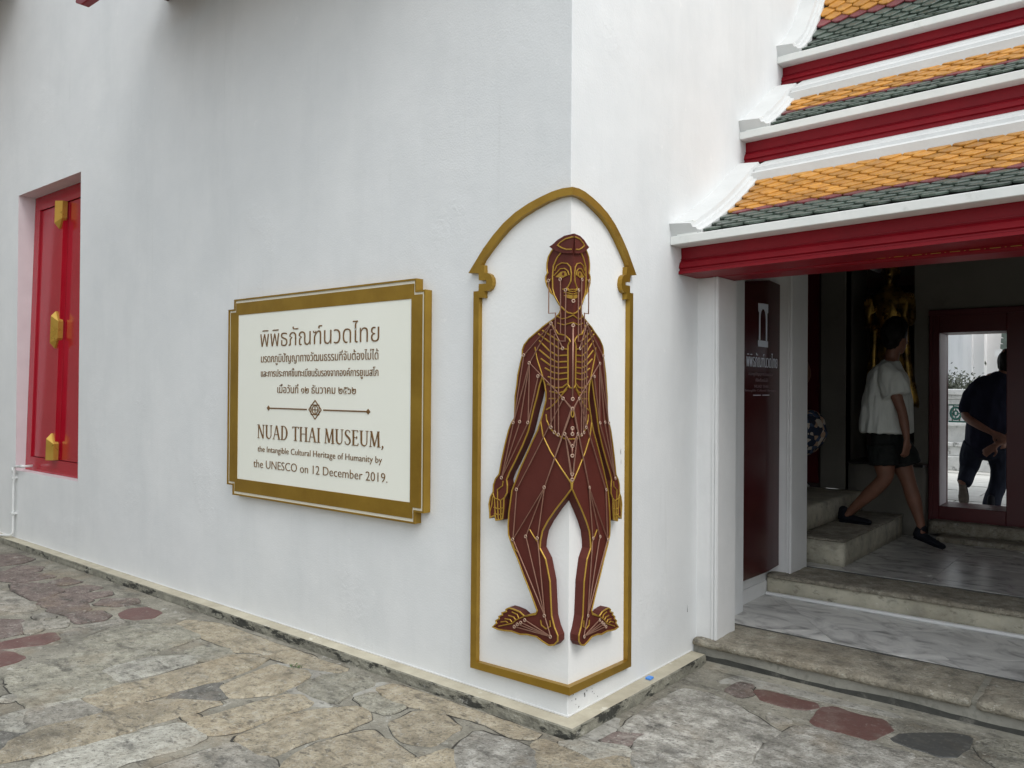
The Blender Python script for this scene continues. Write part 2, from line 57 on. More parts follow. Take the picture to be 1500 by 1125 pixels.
# ------------------------------------------------------------------ materials
def nodes(name):
    m = bpy.data.materials.new(name); m.use_nodes = True
    return m, m.node_tree, m.node_tree.nodes['Principled BSDF']
def ramp(nt, fac, stops):
    r = nt.nodes.new('ShaderNodeValToRGB'); e = r.color_ramp.elements
    while len(e) < len(stops): e.new(.5)
    for el_, (p, c) in zip(e, stops): el_.position = p; el_.color = (*c, 1)
    nt.links.new(fac, r.inputs[0]); return r
def pmat(name, stops, scale=6, rough=.6, bump=.15, bscale=60, metallic=0, spec=.5, stretch=(1,1,1), rnd=0., stains=None, detail=8, rvar=.1, coat=0, bdist=.01):
    """noise driven colour ramp, optional second stain layer, per object value change, fine bump"""
    m, nt, b = nodes(name)
    tc = nt.nodes.new('ShaderNodeTexCoord'); mp = nt.nodes.new('ShaderNodeMapping'); mp.inputs['Scale'].default_value = stretch
    oi = nt.nodes.new('ShaderNodeObjectInfo')
    off = nt.nodes.new('ShaderNodeVectorMath'); off.operation = 'SCALE'; off.inputs[3].default_value = 37 if rnd else 0
    cb = nt.nodes.new('ShaderNodeCombineXYZ')
    for k in range(3): nt.links.new(oi.outputs['Random'], cb.inputs[k])
    nt.links.new(cb.outputs[0], off.inputs[0]); nt.links.new(off.outputs[0], mp.inputs['Location'])
    nt.links.new(tc.outputs['Object'], mp.inputs[0])
    n = nt.nodes.new('ShaderNodeTexNoise'); n.inputs['Scale'].default_value = scale; n.inputs['Detail'].default_value = detail; n.inputs['Roughness'].default_value = .62
    nt.links.new(mp.outputs[0], n.inputs['Vector'])
    c = ramp(nt, n.outputs[0], stops).outputs[0]
    for st in (stains or []):   # (colour, scale, lo, hi, strength, stretch)
        mp2 = nt.nodes.new('ShaderNodeMapping'); mp2.inputs['Scale'].default_value = st[5]; nt.links.new(mp.outputs[0], mp2.inputs[0])
        n2 = nt.nodes.new('ShaderNodeTexNoise'); n2.inputs['Scale'].default_value = st[1]; n2.inputs['Detail'].default_value = 9; n2.inputs['Roughness'].default_value = .7
        nt.links.new(mp2.outputs[0], n2.inputs['Vector'])
        mr = nt.nodes.new('ShaderNodeMapRange'); mr.inputs[1].default_value = st[2]; mr.inputs[2].default_value = st[3]; mr.inputs[4].default_value = st[4]
        nt.links.new(n2.outputs[0], mr.inputs[0])
        mx = nt.nodes.new('ShaderNodeMix'); mx.data_type = 'RGBA'; mx.inputs[7].default_value = (*st[0], 1)
        nt.links.new(mr.outputs[0], mx.inputs[0]); nt.links.new(c, mx.inputs[6]); c = mx.outputs[2]
    if rnd:
        hv = nt.nodes.new('ShaderNodeHueSaturation'); mr = nt.nodes.new('ShaderNodeMapRange'); mr.inputs[3].default_value = 1-rnd; mr.inputs[4].default_value = 1+rnd
        nt.links.new(oi.outputs['Random'], mr.inputs[0]); nt.links.new(mr.outputs[0], hv.inputs['Value']); nt.links.new(c, hv.inputs['Color']); c = hv.outputs[0]
    nt.links.new(c, b.inputs['Base Color'])
    b.inputs['Metallic'].default_value = metallic; b.inputs['Specular IOR Level'].default_value = spec
    rr = nt.nodes.new('ShaderNodeMapRange'); rr.inputs[3].default_value = max(0, rough-rvar); rr.inputs[4].default_value = min(1, rough+rvar)
    nt.links.new(n.outputs[0], rr.inputs[0]); nt.links.new(rr.outputs[0], b.inputs['Roughness'])
    if coat: b.inputs['Coat Weight'].default_value = coat; b.inputs['Coat Roughness'].default_value = .12
    if bump:
        nb = nt.nodes.new('ShaderNodeTexNoise'); nb.inputs['Scale'].default_value = bscale; nb.inputs['Detail'].default_value = 6; nt.links.new(mp.outputs[0], nb.inputs['Vector'])
        bp = nt.nodes.new('ShaderNodeBump'); bp.inputs['Strength'].default_value = bump; bp.inputs['Distance'].default_value = bdist
        nt.links.new(nb.outputs[0], bp.inputs['Height']); nt.links.new(bp.outputs[0], b.inputs['Normal'])
    return m
V = (1,1,1)
WALLST = [((.60,.62,.62), 1.1, .50, .8, .5, (1.6,1.6,.35)), ((.58,.59,.57), 5, .60, .75, .35, (2.5,2.5,.12)), ((.83,.83,.82), 9, .62, .70, .55, (1,1,1)), ((.55,.56,.55), 26, .70, .76, .5, (1,1,.5))]
M = {}
M['wall']   = pmat('white_limewash_wall', [(.3,(.70,.715,.715)),(.7,(.76,.77,.765))], 2.2, .75, .22, 95, stains=WALLST, spec=.25, bdist=.006)
def trowel(m):
    """raised repair patches and slow unevenness added to the fine plaster bump"""
    nt = m.node_tree; b = nt.nodes['Principled BSDF']; src = b.inputs['Normal'].links[0].from_socket
    tc = nt.nodes.new('ShaderNodeTexCoord')
    a = nt.nodes.new('ShaderNodeTexNoise'); a.inputs['Scale'].default_value = 1.7; a.inputs['Detail'].default_value = 2; nt.links.new(tc.outputs['Object'], a.inputs['Vector'])
    mr = nt.nodes.new('ShaderNodeMapRange'); mr.inputs[1].default_value = .60; mr.inputs[2].default_value = .68; nt.links.new(a.outputs[0], mr.inputs[0])
    c = nt.nodes.new('ShaderNodeTexNoise'); c.inputs['Scale'].default_value = 32; c.inputs['Detail'].default_value = 8; c.inputs['Distortion'].default_value = .8; nt.links.new(tc.outputs['Object'], c.inputs['Vector'])
    mu = nt.nodes.new('ShaderNodeMath'); mu.operation = 'MULTIPLY'; nt.links.new(mr.outputs[0], mu.inputs[0]); nt.links.new(c.outputs[0], mu.inputs[1])
    b1 = nt.nodes.new('ShaderNodeBump'); b1.inputs['Strength'].default_value = .24; b1.inputs['Distance'].default_value = .012; nt.links.new(mu.outputs[0], b1.inputs['Height']); nt.links.new(src, b1.inputs['Normal'])
    d = nt.nodes.new('ShaderNodeTexNoise'); d.inputs['Scale'].default_value = 3.5; d.inputs['Detail'].default_value = 3; nt.links.new(tc.outputs['Object'], d.inputs['Vector'])
    b2 = nt.nodes.new('ShaderNodeBump'); b2.inputs['Strength'].default_value = .2; b2.inputs['Distance'].default_value = .03; nt.links.new(d.outputs[0], b2.inputs['Height']); nt.links.new(b1.outputs[0], b2.inputs['Normal'])
    nt.links.new(b2.outputs[0], b.inputs['Normal'])
trowel(M['wall'])
M['niche']  = pmat('white_niche_paint', [(.3,(.80,.805,.79)),(.7,(.85,.85,.83))], 3, .6, .12, 60, spec=.3, stains=[((.7,.7,.68), 30, .68,.75,.5,V)])
M['white']  = pmat('white_trim_paint', [(.3,(.74,.745,.74)),(.7,(.80,.80,.79))], 5, .5, .12, 40, spec=.4, stains=[((.45,.45,.43), 45, .70,.76,.6,V)])
M['whitedirty'] = pmat('white_eave_paint', [(.3,(.72,.74,.71)),(.7,(.80,.80,.77))], 7, .55, .15, 40, stains=[((.4,.42,.38), 12, .60,.75,.4,(1,1,1))])
M['verge'] = pmat('white_verge_plaster', [(.3,(.60,.61,.60)),(.7,(.66,.67,.66))], 5, .8, .12, 40, spec=.15, stains=[((.2,.2,.19), 40, .70,.74,.7,V)])
M['red']    = pmat('red_gloss_paint', [(.3,(.20,.0035,.010)),(.7,(.26,.005,.013))], 4, .42, .05, 30, spec=.22, rvar=.06, stains=[((.12,.004,.008),14,.62,.8,.4,(.3,1,1))])
M['redsh']  = pmat('red_shutter_paint', [(.3,(.36,.004,.016)),(.7,(.40,.006,.020))], 3, .13, .01, 30, spec=.5, rvar=.03)
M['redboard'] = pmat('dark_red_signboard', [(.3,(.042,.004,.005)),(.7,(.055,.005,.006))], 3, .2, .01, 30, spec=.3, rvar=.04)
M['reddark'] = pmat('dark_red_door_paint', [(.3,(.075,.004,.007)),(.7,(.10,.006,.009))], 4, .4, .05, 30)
M['reveallit'] = pmat('pinkish_reveal_light_tint', [(.3,(.66,.60,.62)),(.7,(.72,.66,.68))], 5, .6, .1, 40)  # pink of light bounced off red paintwork, put into the colour
M['gold']   = pmat('gold_paint', [(.3,(.31,.18,.022)),(.7,(.40,.245,.034))], 5, .36, .05, 50, metallic=.6, spec=.5, stains=[((.22,.12,.02),3,.5,.75,.5,V)])
M['goldfig'] = pmat('gold_line_paint', [(.3,(.40,.24,.035)),(.7,(.50,.31,.05))], 9, .38, .05, 50, metallic=.45)
M['goldstud'] = pmat('gold_stud_paint', [(.3,(.50,.30,.05)),(.7,(.60,.38,.08))], 6, .3, .03, 50, metallic=.5)
M['cream']  = pmat('cream_sign_face', [(.3,(.82,.825,.73)),(.7,(.86,.865,.78))], 1.2, .35, .02, 20, spec=.4)
M['creamlip'] = pmat('cream_groove_paint', [(.3,(.76,.74,.62)),(.7,(.8,.78,.68))], 3, .4, .02, 20)
M['letter'] = pmat('brown_bronze_lettering', [(.3,(.17,.085,.03)),(.7,(.23,.125,.045))], 30, .4, 0, 20, metallic=.3)
M['body']   = pmat('oxblood_relief_paint', [(.3,(.080,.016,.011)),(.7,(.105,.022,.015))], 4, .6, .08, 50, spec=.25)
M['copper'] = pmat('rose_copper_line', [(.3,(.33,.17,.12)),(.7,(.43,.25,.18))], 12, .38, 0, 20, metallic=.5)
M['stud']   = pmat('pale_copper_ring', [(.3,(.42,.28,.20)),(.7,(.56,.40,.31))], 12, .35, 0, 20, metallic=.4)
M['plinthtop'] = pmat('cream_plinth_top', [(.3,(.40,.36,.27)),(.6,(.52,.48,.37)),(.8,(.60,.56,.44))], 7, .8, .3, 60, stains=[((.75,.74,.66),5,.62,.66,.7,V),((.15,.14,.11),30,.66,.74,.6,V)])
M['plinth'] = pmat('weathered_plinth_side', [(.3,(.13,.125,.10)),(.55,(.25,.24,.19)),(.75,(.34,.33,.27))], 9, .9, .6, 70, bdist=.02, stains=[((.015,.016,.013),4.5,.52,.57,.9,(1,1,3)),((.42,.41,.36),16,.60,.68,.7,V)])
M['mortar'] = pmat('weathered_mortar', [(.25,(.15,.14,.11)),(.5,(.255,.24,.195)),(.75,(.39,.37,.305))], 5, .92, .7, 60, bdist=.02, detail=12, stains=[((.58,.57,.52),7,.60,.66,.6,V),((.05,.05,.045),9,.60,.72,.7,V),((.09,.085,.07),80,.54,.62,.6,V),((.5,.48,.42),100,.60,.66,.5,V)])
def stone(name, a, b, c, lich=.5, dark=.5, streak=(1,1,1)):
    return pmat(name, [(.32,a),(.5,b),(.68,c)], 14, .85, .9, 75, rnd=.13, bdist=.02, detail=14, stretch=streak,
        stains=[((.045,.045,.042),6,.58,.70,dark,(1,1,1)), ((.52,.51,.46),34,.57,.66,lich,V), ((.09,.085,.07),75,.54,.62,.62,V), ((.50,.48,.42),95,.60,.66,.55,V)])
M['tan']   = stone('tan_flagstone', (.25,.215,.15), (.39,.335,.24), (.49,.435,.33), .45, .45)
M['green'] = stone('green_grey_flagstone', (.20,.19,.15), (.31,.295,.235), (.41,.39,.32), .45, .45)
M['grey']  = stone('grey_flagstone', (.19,.18,.15), (.31,.29,.245), (.41,.385,.335), .5, .5)
M['pink']  = stone('reddish_flagstone', (.13,.095,.083), (.20,.155,.137), (.27,.22,.195), .4, .55)
M['light'] = stone('pale_flagstone', (.24,.23,.195), (.40,.385,.33), (.50,.49,.43), .55, .55)
M['mottle'] = stone('lichen_mottled_slab', (.17,.16,.135), (.33,.315,.275), (.56,.54,.49), .85, .75)
M['dark']  = stone('dark_slate_flagstone', (.085,.082,.073), (.14,.135,.12), (.20,.19,.17), .35, .5)
M['patchred'] = pmat('smooth_red_brown_slab', [(.3,(.115,.055,.048)),(.7,(.15,.078,.068))], 8, .55, .25, 60, stains=[((.22,.17,.145),6,.5,.7,.6,V),((.4,.36,.32),26,.62,.68,.7,V),((.05,.035,.03),70,.56,.64,.5,V)])
M['patchdark'] = pmat('smooth_dark_slab', [(.3,(.055,.056,.054)),(.7,(.075,.076,.073))], 8, .5, .2, 60, stains=[((.3,.3,.28),26,.66,.70,.7,V),((.13,.13,.12),6,.5,.7,.5,V)])
M['smear'] = pmat('pale_mortar_smear', [(.3,(.24,.23,.20)),(.6,(.38,.37,.33)),(.8,(.50,.49,.44))], 12, .9, .6, 70, detail=12, stains=[((.15,.14,.12),14,.56,.66,.7,V),((.2,.19,.16),80,.56,.64,.5,V)])
M['step']  = pmat('weathered_step_stone', [(.28,(.16,.145,.11)),(.5,(.30,.27,.21)),(.72,(.44,.41,.33))], 11, .9, .8, 60, bdist=.02, detail=12, stains=[((.05,.048,.04),5,.56,.68,.6,V),((.6,.58,.5),24,.60,.66,.7,V),((.10,.09,.07),70,.55,.62,.6,V)])
M['riser'] = pmat('stained_plaster_riser', [(.3,(.34,.32,.25)),(.55,(.50,.47,.37)),(.75,(.57,.54,.44))], 5, .8, .4, 50, stains=[((.13,.11,.075),4,.60,.68,.75,(1,1,2)),((.68,.66,.58),14,.66,.68,.8,V)])
M['riserlow'] = pmat('damp_cement_riser', [(.3,(.22,.21,.18)),(.7,(.36,.35,.30))], 6, .85, .5, 50, stains=[((.12,.12,.10),6,.55,.65,.6,(1,1,.6))])
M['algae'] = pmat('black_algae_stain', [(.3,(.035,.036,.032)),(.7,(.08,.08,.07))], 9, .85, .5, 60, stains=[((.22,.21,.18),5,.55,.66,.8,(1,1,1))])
M['fillet'] = pmat('cement_fillet', [(.3,(.22,.21,.17)),(.7,(.36,.34,.28))], 5, .9, .5, 60, stains=[((.07,.07,.06),6,.58,.7,.6,V),((.55,.5,.4),9,.6,.7,.5,V)])
def marble(name, rough, k=1.):
    m, nt, b = nodes(name)
    tc = nt.nodes.new('ShaderNodeTexCoord'); oi = nt.nodes.new('ShaderNodeObjectInfo'); mp = nt.nodes.new('ShaderNodeMapping')
    cb = nt.nodes.new('ShaderNodeCombineXYZ'); s = nt.nodes.new('ShaderNodeVectorMath'); s.operation = 'SCALE'; s.inputs[3].default_value = 40
    for q in range(3): nt.links.new(oi.outputs['Random'], cb.inputs[q])
    nt.links.new(cb.outputs[0], s.inputs[0]); nt.links.new(s.outputs[0], mp.inputs['Location'])
    mp.inputs['Scale'].default_value = (1, 1.5, 1); mp.inputs['Rotation'].default_value = (0,0,.5); nt.links.new(tc.outputs['Object'], mp.inputs[0])
    n = nt.nodes.new('ShaderNodeTexNoise'); n.inputs['Scale'].default_value = 3.2; n.inputs['Detail'].default_value = 10; n.inputs['Distortion'].default_value = 1.6; n.inputs['Roughness'].default_value = .6
    nt.links.new(mp.outputs[0], n.inputs['Vector'])
    c = ramp(nt, n.outputs[0], [(.30,(.12*k,.12*k,.115*k)),(.43,(.27*k,.265*k,.255*k)),(.50,(.34*k,.335*k,.32*k)),(.60,(.38*k,.375*k,.355*k)),(.75,(.48*k,.475*k,.455*k))])
    hv = nt.nodes.new('ShaderNodeHueSaturation'); mr = nt.nodes.new('ShaderNodeMapRange'); mr.inputs[3].default_value = .86; mr.inputs[4].default_value = 1.16
    nt.links.new(oi.outputs['Random'], mr.inputs[0]); nt.links.new(mr.outputs[0], hv.inputs['Value']); nt.links.new(c.outputs[0], hv.inputs['Color'])
    nt.links.new(hv.outputs[0], b.inputs['Base Color']); 
    rr = nt.nodes.new('ShaderNodeMapRange'); rr.inputs[3].default_value = rough-.08; rr.inputs[4].default_value = rough+.14
    nt.links.new(n.outputs[0], rr.inputs[0]); nt.links.new(rr.outputs[0], b.inputs['Roughness'])
    return m
M['marble'] = marble('worn_grey_marble', .42, 1.75); M['marblein'] = marble('polished_grey_marble', .2, 1.5)
M['crack'] = pmat('dark_crack_strip', [(.3,(.028,.026,.022)),(.7,(.06,.055,.045))], 8, .9, .2)  # flat dark strips laid around the stones
M['joint'] = pmat('dark_floor_joint', [(.3,(.07,.07,.065)),(.7,(.11,.11,.10))], 8, .8, .2)
TL = dict(rnd=.24, bump=.1, bscale=30)
M['tileo'] = pmat('orange_glazed_tile', [(.3,(.36,.15,.022)),(.7,(.54,.26,.045))], 14, .42, spec=.3, stains=[((.10,.06,.03),9,.58,.72,.7,V),((.62,.42,.18),30,.62,.7,.4,V)], **TL)
M['tiler'] = pmat('maroon_glazed_tile', [(.3,(.13,.025,.03)),(.7,(.20,.045,.05))], 14, .4, spec=.3, stains=[((.05,.03,.025),9,.58,.72,.7,V)], **TL)
M['tileg'] = pmat('green_glazed_tile', [(.3,(.04,.06,.045)),(.7,(.08,.105,.085))], 14, .34, spec=.5, stains=[((.03,.03,.025),9,.56,.7,.7,V)], **TL)
M['under'] = pmat('dark_tile_bedding', [(.3,(.012,.008,.006)),(.7,(.022,.016,.014))], 14, .8)
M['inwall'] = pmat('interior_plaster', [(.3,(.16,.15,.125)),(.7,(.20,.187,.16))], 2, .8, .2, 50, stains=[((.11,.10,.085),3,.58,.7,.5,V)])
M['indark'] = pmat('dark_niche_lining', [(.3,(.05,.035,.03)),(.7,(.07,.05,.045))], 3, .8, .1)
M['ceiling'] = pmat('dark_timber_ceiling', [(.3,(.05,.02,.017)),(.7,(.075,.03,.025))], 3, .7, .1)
M['buddha'] = pmat('gilded_bronze', [(.3,(.42,.25,.05)),(.7,(.55,.35,.09))], 8, .3, .05, 40, metallic=.85, stains=[((.03,.018,.01),4,.42,.6,.9,V)])
M['black']  = pmat('black_plinth_lacquer', [(.3,(.012,.01,.01)),(.7,(.02,.018,.016))], 6, .35, .05)
M['skin']   = pmat('tanned_skin', [(.3,(.15,.066,.04)),(.7,(.20,.09,.056))], 12, .55, .05, 90)
M['hair']   = pmat('black_hair', [(.3,(.006,.005,.005)),(.7,(.014,.012,.011))], 30, .5, .6, 120, stretch=(1,1,.2), spec=.12)
M['shirt']  = pmat('off_white_crumpled_cotton', [(.3,(.50,.52,.48)),(.7,(.62,.64,.60))], 9, .9, .5, 26, bdist=.02, stretch=(1,1,.35))
M['tee']    = pmat('white_undershirt', [(.3,(.62,.62,.62)),(.7,(.68,.68,.68))], 9, .9, .2, 26)
M['shorts'] = pmat('black_shorts', [(.3,(.010,.012,.012)),(.7,(.022,.024,.022))], 18, .8, .3, 40, spec=.12)
M['shoe']   = pmat('black_knit_shoe', [(.3,(.006,.007,.010)),(.7,(.012,.013,.018))], 30, .7, .3, 90, spec=.12)
M['sole']   = pmat('brown_rubber_sole', [(.3,(.10,.085,.07)),(.7,(.15,.13,.11))], 30, .8, .6, 60)
M['navy']   = pmat('dark_navy_shirt', [(.3,(.010,.011,.024)),(.7,(.016,.018,.035))], 9, .85, .3, 30, spec=.12)
M['trouser'] = pmat('dark_trousers', [(.3,(.012,.015,.026)),(.7,(.02,.024,.038))], 9, .85, .4, 30, spec=.12)
def floral():
    m, nt, b = nodes('floral_print_cotton')
    tc = nt.nodes.new('ShaderNodeTexCoord'); v = nt.nodes.new('ShaderNodeTexVoronoi'); v.inputs['Scale'].default_value = 26
    nt.links.new(tc.outputs['Object'], v.inputs['Vector']); sp = nt.nodes.new('ShaderNodeSeparateColor'); nt.links.new(v.outputs['Color'], sp.inputs[0])
    r = ramp(nt, sp.outputs[0], [(.0,(.02,.03,.06)),(.35,(.06,.09,.16)),(.5,(.45,.30,.20)),(.7,(.55,.48,.40)),(.85,(.03,.03,.05))]); r.color_ramp.interpolation = 'CONSTANT'
    nt.links.new(r.outputs[0], b.inputs['Base Color']); b.inputs['Roughness'].default_value = .9
    return m
M['floral'] = floral()
M['print']  = pmat('white_vinyl_print', [(.3,(.66,.72,.80)),(.7,(.72,.78,.86))], 5, .4, 0)
M['printdim'] = pmat('grey_vinyl_print', [(.3,(.16,.12,.13)),(.7,(.2,.15,.16))], 5, .5, 0)
M['pipe']   = pmat('white_pvc', [(.3,(.66,.68,.67)),(.7,(.74,.75,.74))], 8, .35, .03)
M['paving'] = pmat('sunlit_courtyard_paving', [(.3,(.55,.54,.50)),(.7,(.72,.71,.67))], 4, .85, .4, 40, rnd=.1)
M['stupa']  = pmat('streaked_white_masonry', [(.3,(.84,.85,.85)),(.7,(.89,.89,.89))], 1.5, .8, .1, stains=[((.5,.51,.52),2,.55,.75,.5,(3,3,.25))])
M['balus']  = pmat('mildewed_balustrade', [(.3,(.50,.51,.50)),(.6,(.70,.71,.70)),(.8,(.74,.74,.73))], 5, .8, .3, stains=[((.03,.035,.03),7,.56,.64,.85,(1,1,.6))])
M['glaze']  = pmat('green_ceramic_block', [(.3,(.03,.12,.10)),(.7,(.06,.20,.16))], 20, .25, .1)
M['leaf']   = pmat('dusty_shrub_leaf', [(.3,(.04,.05,.03)),(.7,(.09,.10,.07))], 12, .7, .1, rnd=.3)
M['oppw']   = pmat('grey_sky_blocker', [(.3,(.20,.20,.18)),(.7,(.28,.27,.25))], 1, .9, .1)
M['blue']   = pmat('blue_plastic', [(.3,(.07,.25,.70)),(.7,(.09,.3,.78))], 5, .4, 0)
M['weed']   = pmat('small_green_weed', [(.3,(.05,.11,.02)),(.7,(.10,.18,.05))], 15, .6, 0)
M['mark']   = pmat('dark_scuff', [(.3,(.03,.025,.025)),(.7,(.05,.04,.04))], 15, .8, 0)

def grime(m, amount=1.):
    nt = m.node_tree; b = nt.nodes['Principled BSDF']; c = b.inputs['Base Color'].links[0].from_socket
    ge = nt.nodes.new('ShaderNodeNewGeometry')
    for col, sc_, lo, hi, k, st, rot in (((.07,.066,.055),1.5,.50,.68,.62,(1,1,1),0), ((.05,.048,.042),5.5,.56,.66,.6,(.45,1.5,1),-.75), ((.47,.455,.40),6.5,.58,.68,.42,(.7,1.2,1),-.75),
                                   ((.055,.05,.043),24,.56,.64,.62,(.6,1.3,1),-.75), ((.50,.48,.43),38,.58,.65,.5,(1,1,1),0), ((.30,.215,.12),2.3,.52,.7,.35,(1,1,1),0)):
        mp = nt.nodes.new('ShaderNodeMapping'); mp.inputs['Scale'].default_value = st; mp.inputs['Rotation'].default_value = (0,0,rot); nt.links.new(ge.outputs['Position'], mp.inputs[0])
        n = nt.nodes.new('ShaderNodeTexNoise'); n.inputs['Scale'].default_value = sc_; n.inputs['Detail'].default_value = 10; n.inputs['Roughness'].default_value = .68; nt.links.new(mp.outputs[0], n.inputs['Vector'])
        mr = nt.nodes.new('ShaderNodeMapRange'); mr.inputs[1].default_value = lo; mr.inputs[2].default_value = hi; mr.inputs[4].default_value = k*amount; nt.links.new(n.outputs[0], mr.inputs[0])
        mx = nt.nodes.new('ShaderNodeMix'); mx.data_type = 'RGBA'; mx.inputs[7].default_value = (*col, 1); nt.links.new(mr.outputs[0], mx.inputs[0]); nt.links.new(c, mx.inputs[6]); c = mx.outputs[2]
    nt.links.new(c, b.inputs['Base Color'])
for k_ in ('tan','green','grey','pink','light','mottle','dark','mortar','smear','fillet'): grime(M[k_])
for k_ in ('patchred','patchdark'): grime(M[k_], .35)
for k_ in ('step','riser'): grime(M[k_], .6)

# ------------------------------------------------------------------ object helpers
def newob(name, me, parent=None):
    o = bpy.data.objects.new(name, me); COL.objects.link(o)
    if parent is not None: o.parent = parent
    return o
def tag(o, label=None, cat=None, group=None, kind=None):
    for k, v in (('label',label),('category',cat),('group',group),('kind',kind)):
        if v: o[k] = v
    return o
def empty(name, loc=(0,0,0)):
    o = bpy.data.objects.new(name, None); COL.objects.link(o); o.empty_display_size = .1
    o['_loc'] = 1; del o['_loc']
    return o
def mesh(name, verts, faces, mats, parent=None, fm=None, smooth=False):
    me = bpy.data.meshes.new(name); me.from_pydata([tuple(v) for v in verts], [], faces); me.update()
    for mm in (mats if isinstance(mats, (list, tuple)) else [mats]): me.materials.append(mm)
    if fm:
        for p, i in zip(me.polygons, fm): p.material_index = i
    if smooth:
        for p in me.polygons: p.use_smooth = True
    return newob(name, me, parent)
class MB:
    def __init__(s): s.v = []; s.f = []; s.m = []
    def add(s, vs, fs, mi=0):
        n = len(s.v); s.v += [tuple(v) for v in vs]; s.f += [tuple(n+i for i in f) for f in fs]; s.m += [mi]*len(fs)
    def box(s, x0,x1,y0,y1,z0,z1, mi=0, ch=0):
        vs = [(x,y,z) for x in (x0,x1) for y in (y0,y1) for z in (z0,z1)]
        s.add(vs, [(0,1,3,2),(4,6,7,5),(0,4,5,1),(2,3,7,6),(0,2,6,4),(1,5,7,3)], mi)
    def prism(s, pts, axis, a, b, mi=0):
        """polygon pts (2D) extruded along an axis from a to b"""
        n = len(pts)
        def P(p, t): return {'x':(t,p[0],p[1]), 'y':(p[0],t,p[1]), 'z':(p[0],p[1],t)}[axis]
        vs = [P(p,a) for p in pts]+[P(p,b) for p in pts]
        s.add(vs, [tuple(range(n)), tuple(range(2*n-1,n-1,-1))]+[(i,(i+1)%n,n+(i+1)%n,n+i) for i in range(n)], mi)
    def build(s, name, mats, parent=None, smooth=False, bevel=0):
        o = mesh(name, s.v, s.f, mats, parent, s.m, smooth)
        bm = bmesh.new(); bm.from_mesh(o.data); bmesh.ops.recalc_face_normals(bm, faces=bm.faces)
        if bevel: bmesh.ops.bevel(bm, geom=[e for e in bm.edges], offset=bevel, segments=1, affect='EDGES', clamp_overlap=True)
        bm.to_mesh(o.data); bm.free(); return o
def box(name, x0,x1,y0,y1,z0,z1, mat, parent=None, bevel=0):
    b = MB(); b.box(x0,x1,y0,y1,z0,z1); return b.build(name, mat, parent, bevel=bevel)
def rough_box(name, x0,x1,y0,y1,z0,z1, mat, parent=None, step=.05, amp=.006, seed=0, rnd=.012):
    """a worn block: subdivided, rounded and jittered by noise"""
    bm = bmesh.new()
    nx,ny,nz = [max(1, min(60, int(round((b-a)/step)))) for a,b in ((x0,x1),(y0,y1),(z0,z1))]
    nz = max(nz, 3)
    idx = {}
    def V_(i,j,k):
        if (i,j,k) not in idx:
            p = Vector((x0+(x1-x0)*i/nx, y0+(y1-y0)*j/ny, z0+(z1-z0)*k/nz))
            c = Vector((min(max(p.x,x0+rnd),x1-rnd), min(max(p.y,y0+rnd),y1-rnd), min(max(p.z,z0+rnd),z1-rnd)))
            d = p-c
            if d.length > rnd: p = c+d.normalized()*rnd
            q = noise.noise_vector(p*9+Vector((seed*7.3,seed,0)))*amp + noise.noise_vector(p*31+Vector((seed,0,3)))*amp*.5
            if k == 0: q.z = 0
            idx[(i,j,k)] = bm.verts.new(p+q)
        return idx[(i,j,k)]
    for i in range(nx):
        for j in range(ny):
            for k in (0,nz): bm.faces.new([V_(i,j,k),V_(i+1,j,k),V_(i+1,j+1,k),V_(i,j+1,k)])
    for i in range(nx):
        for k in range(nz):
            for j in (0,ny): bm.faces.new([V_(i,j,k),V_(i+1,j,k),V_(i+1,j,k+1),V_(i,j,k+1)])
    for j in range(ny):
        for k in range(nz):
            for i in (0,nx): bm.faces.new([V_(i,j,k),V_(i,j+1,k),V_(i,j+1,k+1),V_(i,j,k+1)])
    bmesh.ops.recalc_face_normals(bm, faces=bm.faces)
    me = bpy.data.meshes.new(name); bm.to_mesh(me); bm.free(); me.materials.append(mat)
    for p in me.polygons: p.use_smooth = True
    return newob(name, me, parent)
def tube(name, pts, r, mat, parent=None, seg=12):
    b = MB(); rings = []
    P = [Vector(p) for p in pts]
    for i, p in enumerate(P):
        t = (P[min(i+1,len(P)-1)]-P[max(i-1,0)]).normalized()
        a = t.orthogonal().normalized() if i == 0 else (a - t*a.dot(t)).normalized()
        c = t.cross(a); rr = r[i] if isinstance(r,(list,tuple)) else r
        rings.append([p+a*rr*math.cos(2*math.pi*k/seg)+c*rr*math.sin(2*math.pi*k/seg) for k in range(seg)])
    vs = [v for q in rings for v in q]; fs = []
    for i in range(len(P)-1):
        for k in range(seg): fs.append((i*seg+k, i*seg+(k+1)%seg, (i+1)*seg+(k+1)%seg, (i+1)*seg+k))
    fs += [tuple(range(seg)), tuple(range((len(P)-1)*seg, len(P)*seg))]
    b.add(vs, fs); return b.build(name, mat, parent, smooth=True)
def bend(pts, rad=.02, n=4):
    """round the corners of a polyline"""
    P = [Vector(p) for p in pts]; out = [P[0]]
    for a,b,c in zip(P,P[1:],P[2:]):
        u = (a-b).normalized()*min(rad,(a-b).length*.45); v = (c-b).normalized()*min(rad,(c-b).length*.45)
        for k in range(n+1):
            t = k/n; out.append((b+u)*(1-t)**2+b*2*t*(1-t)+(b+v)*t*t)
    return out+[P[-1]]

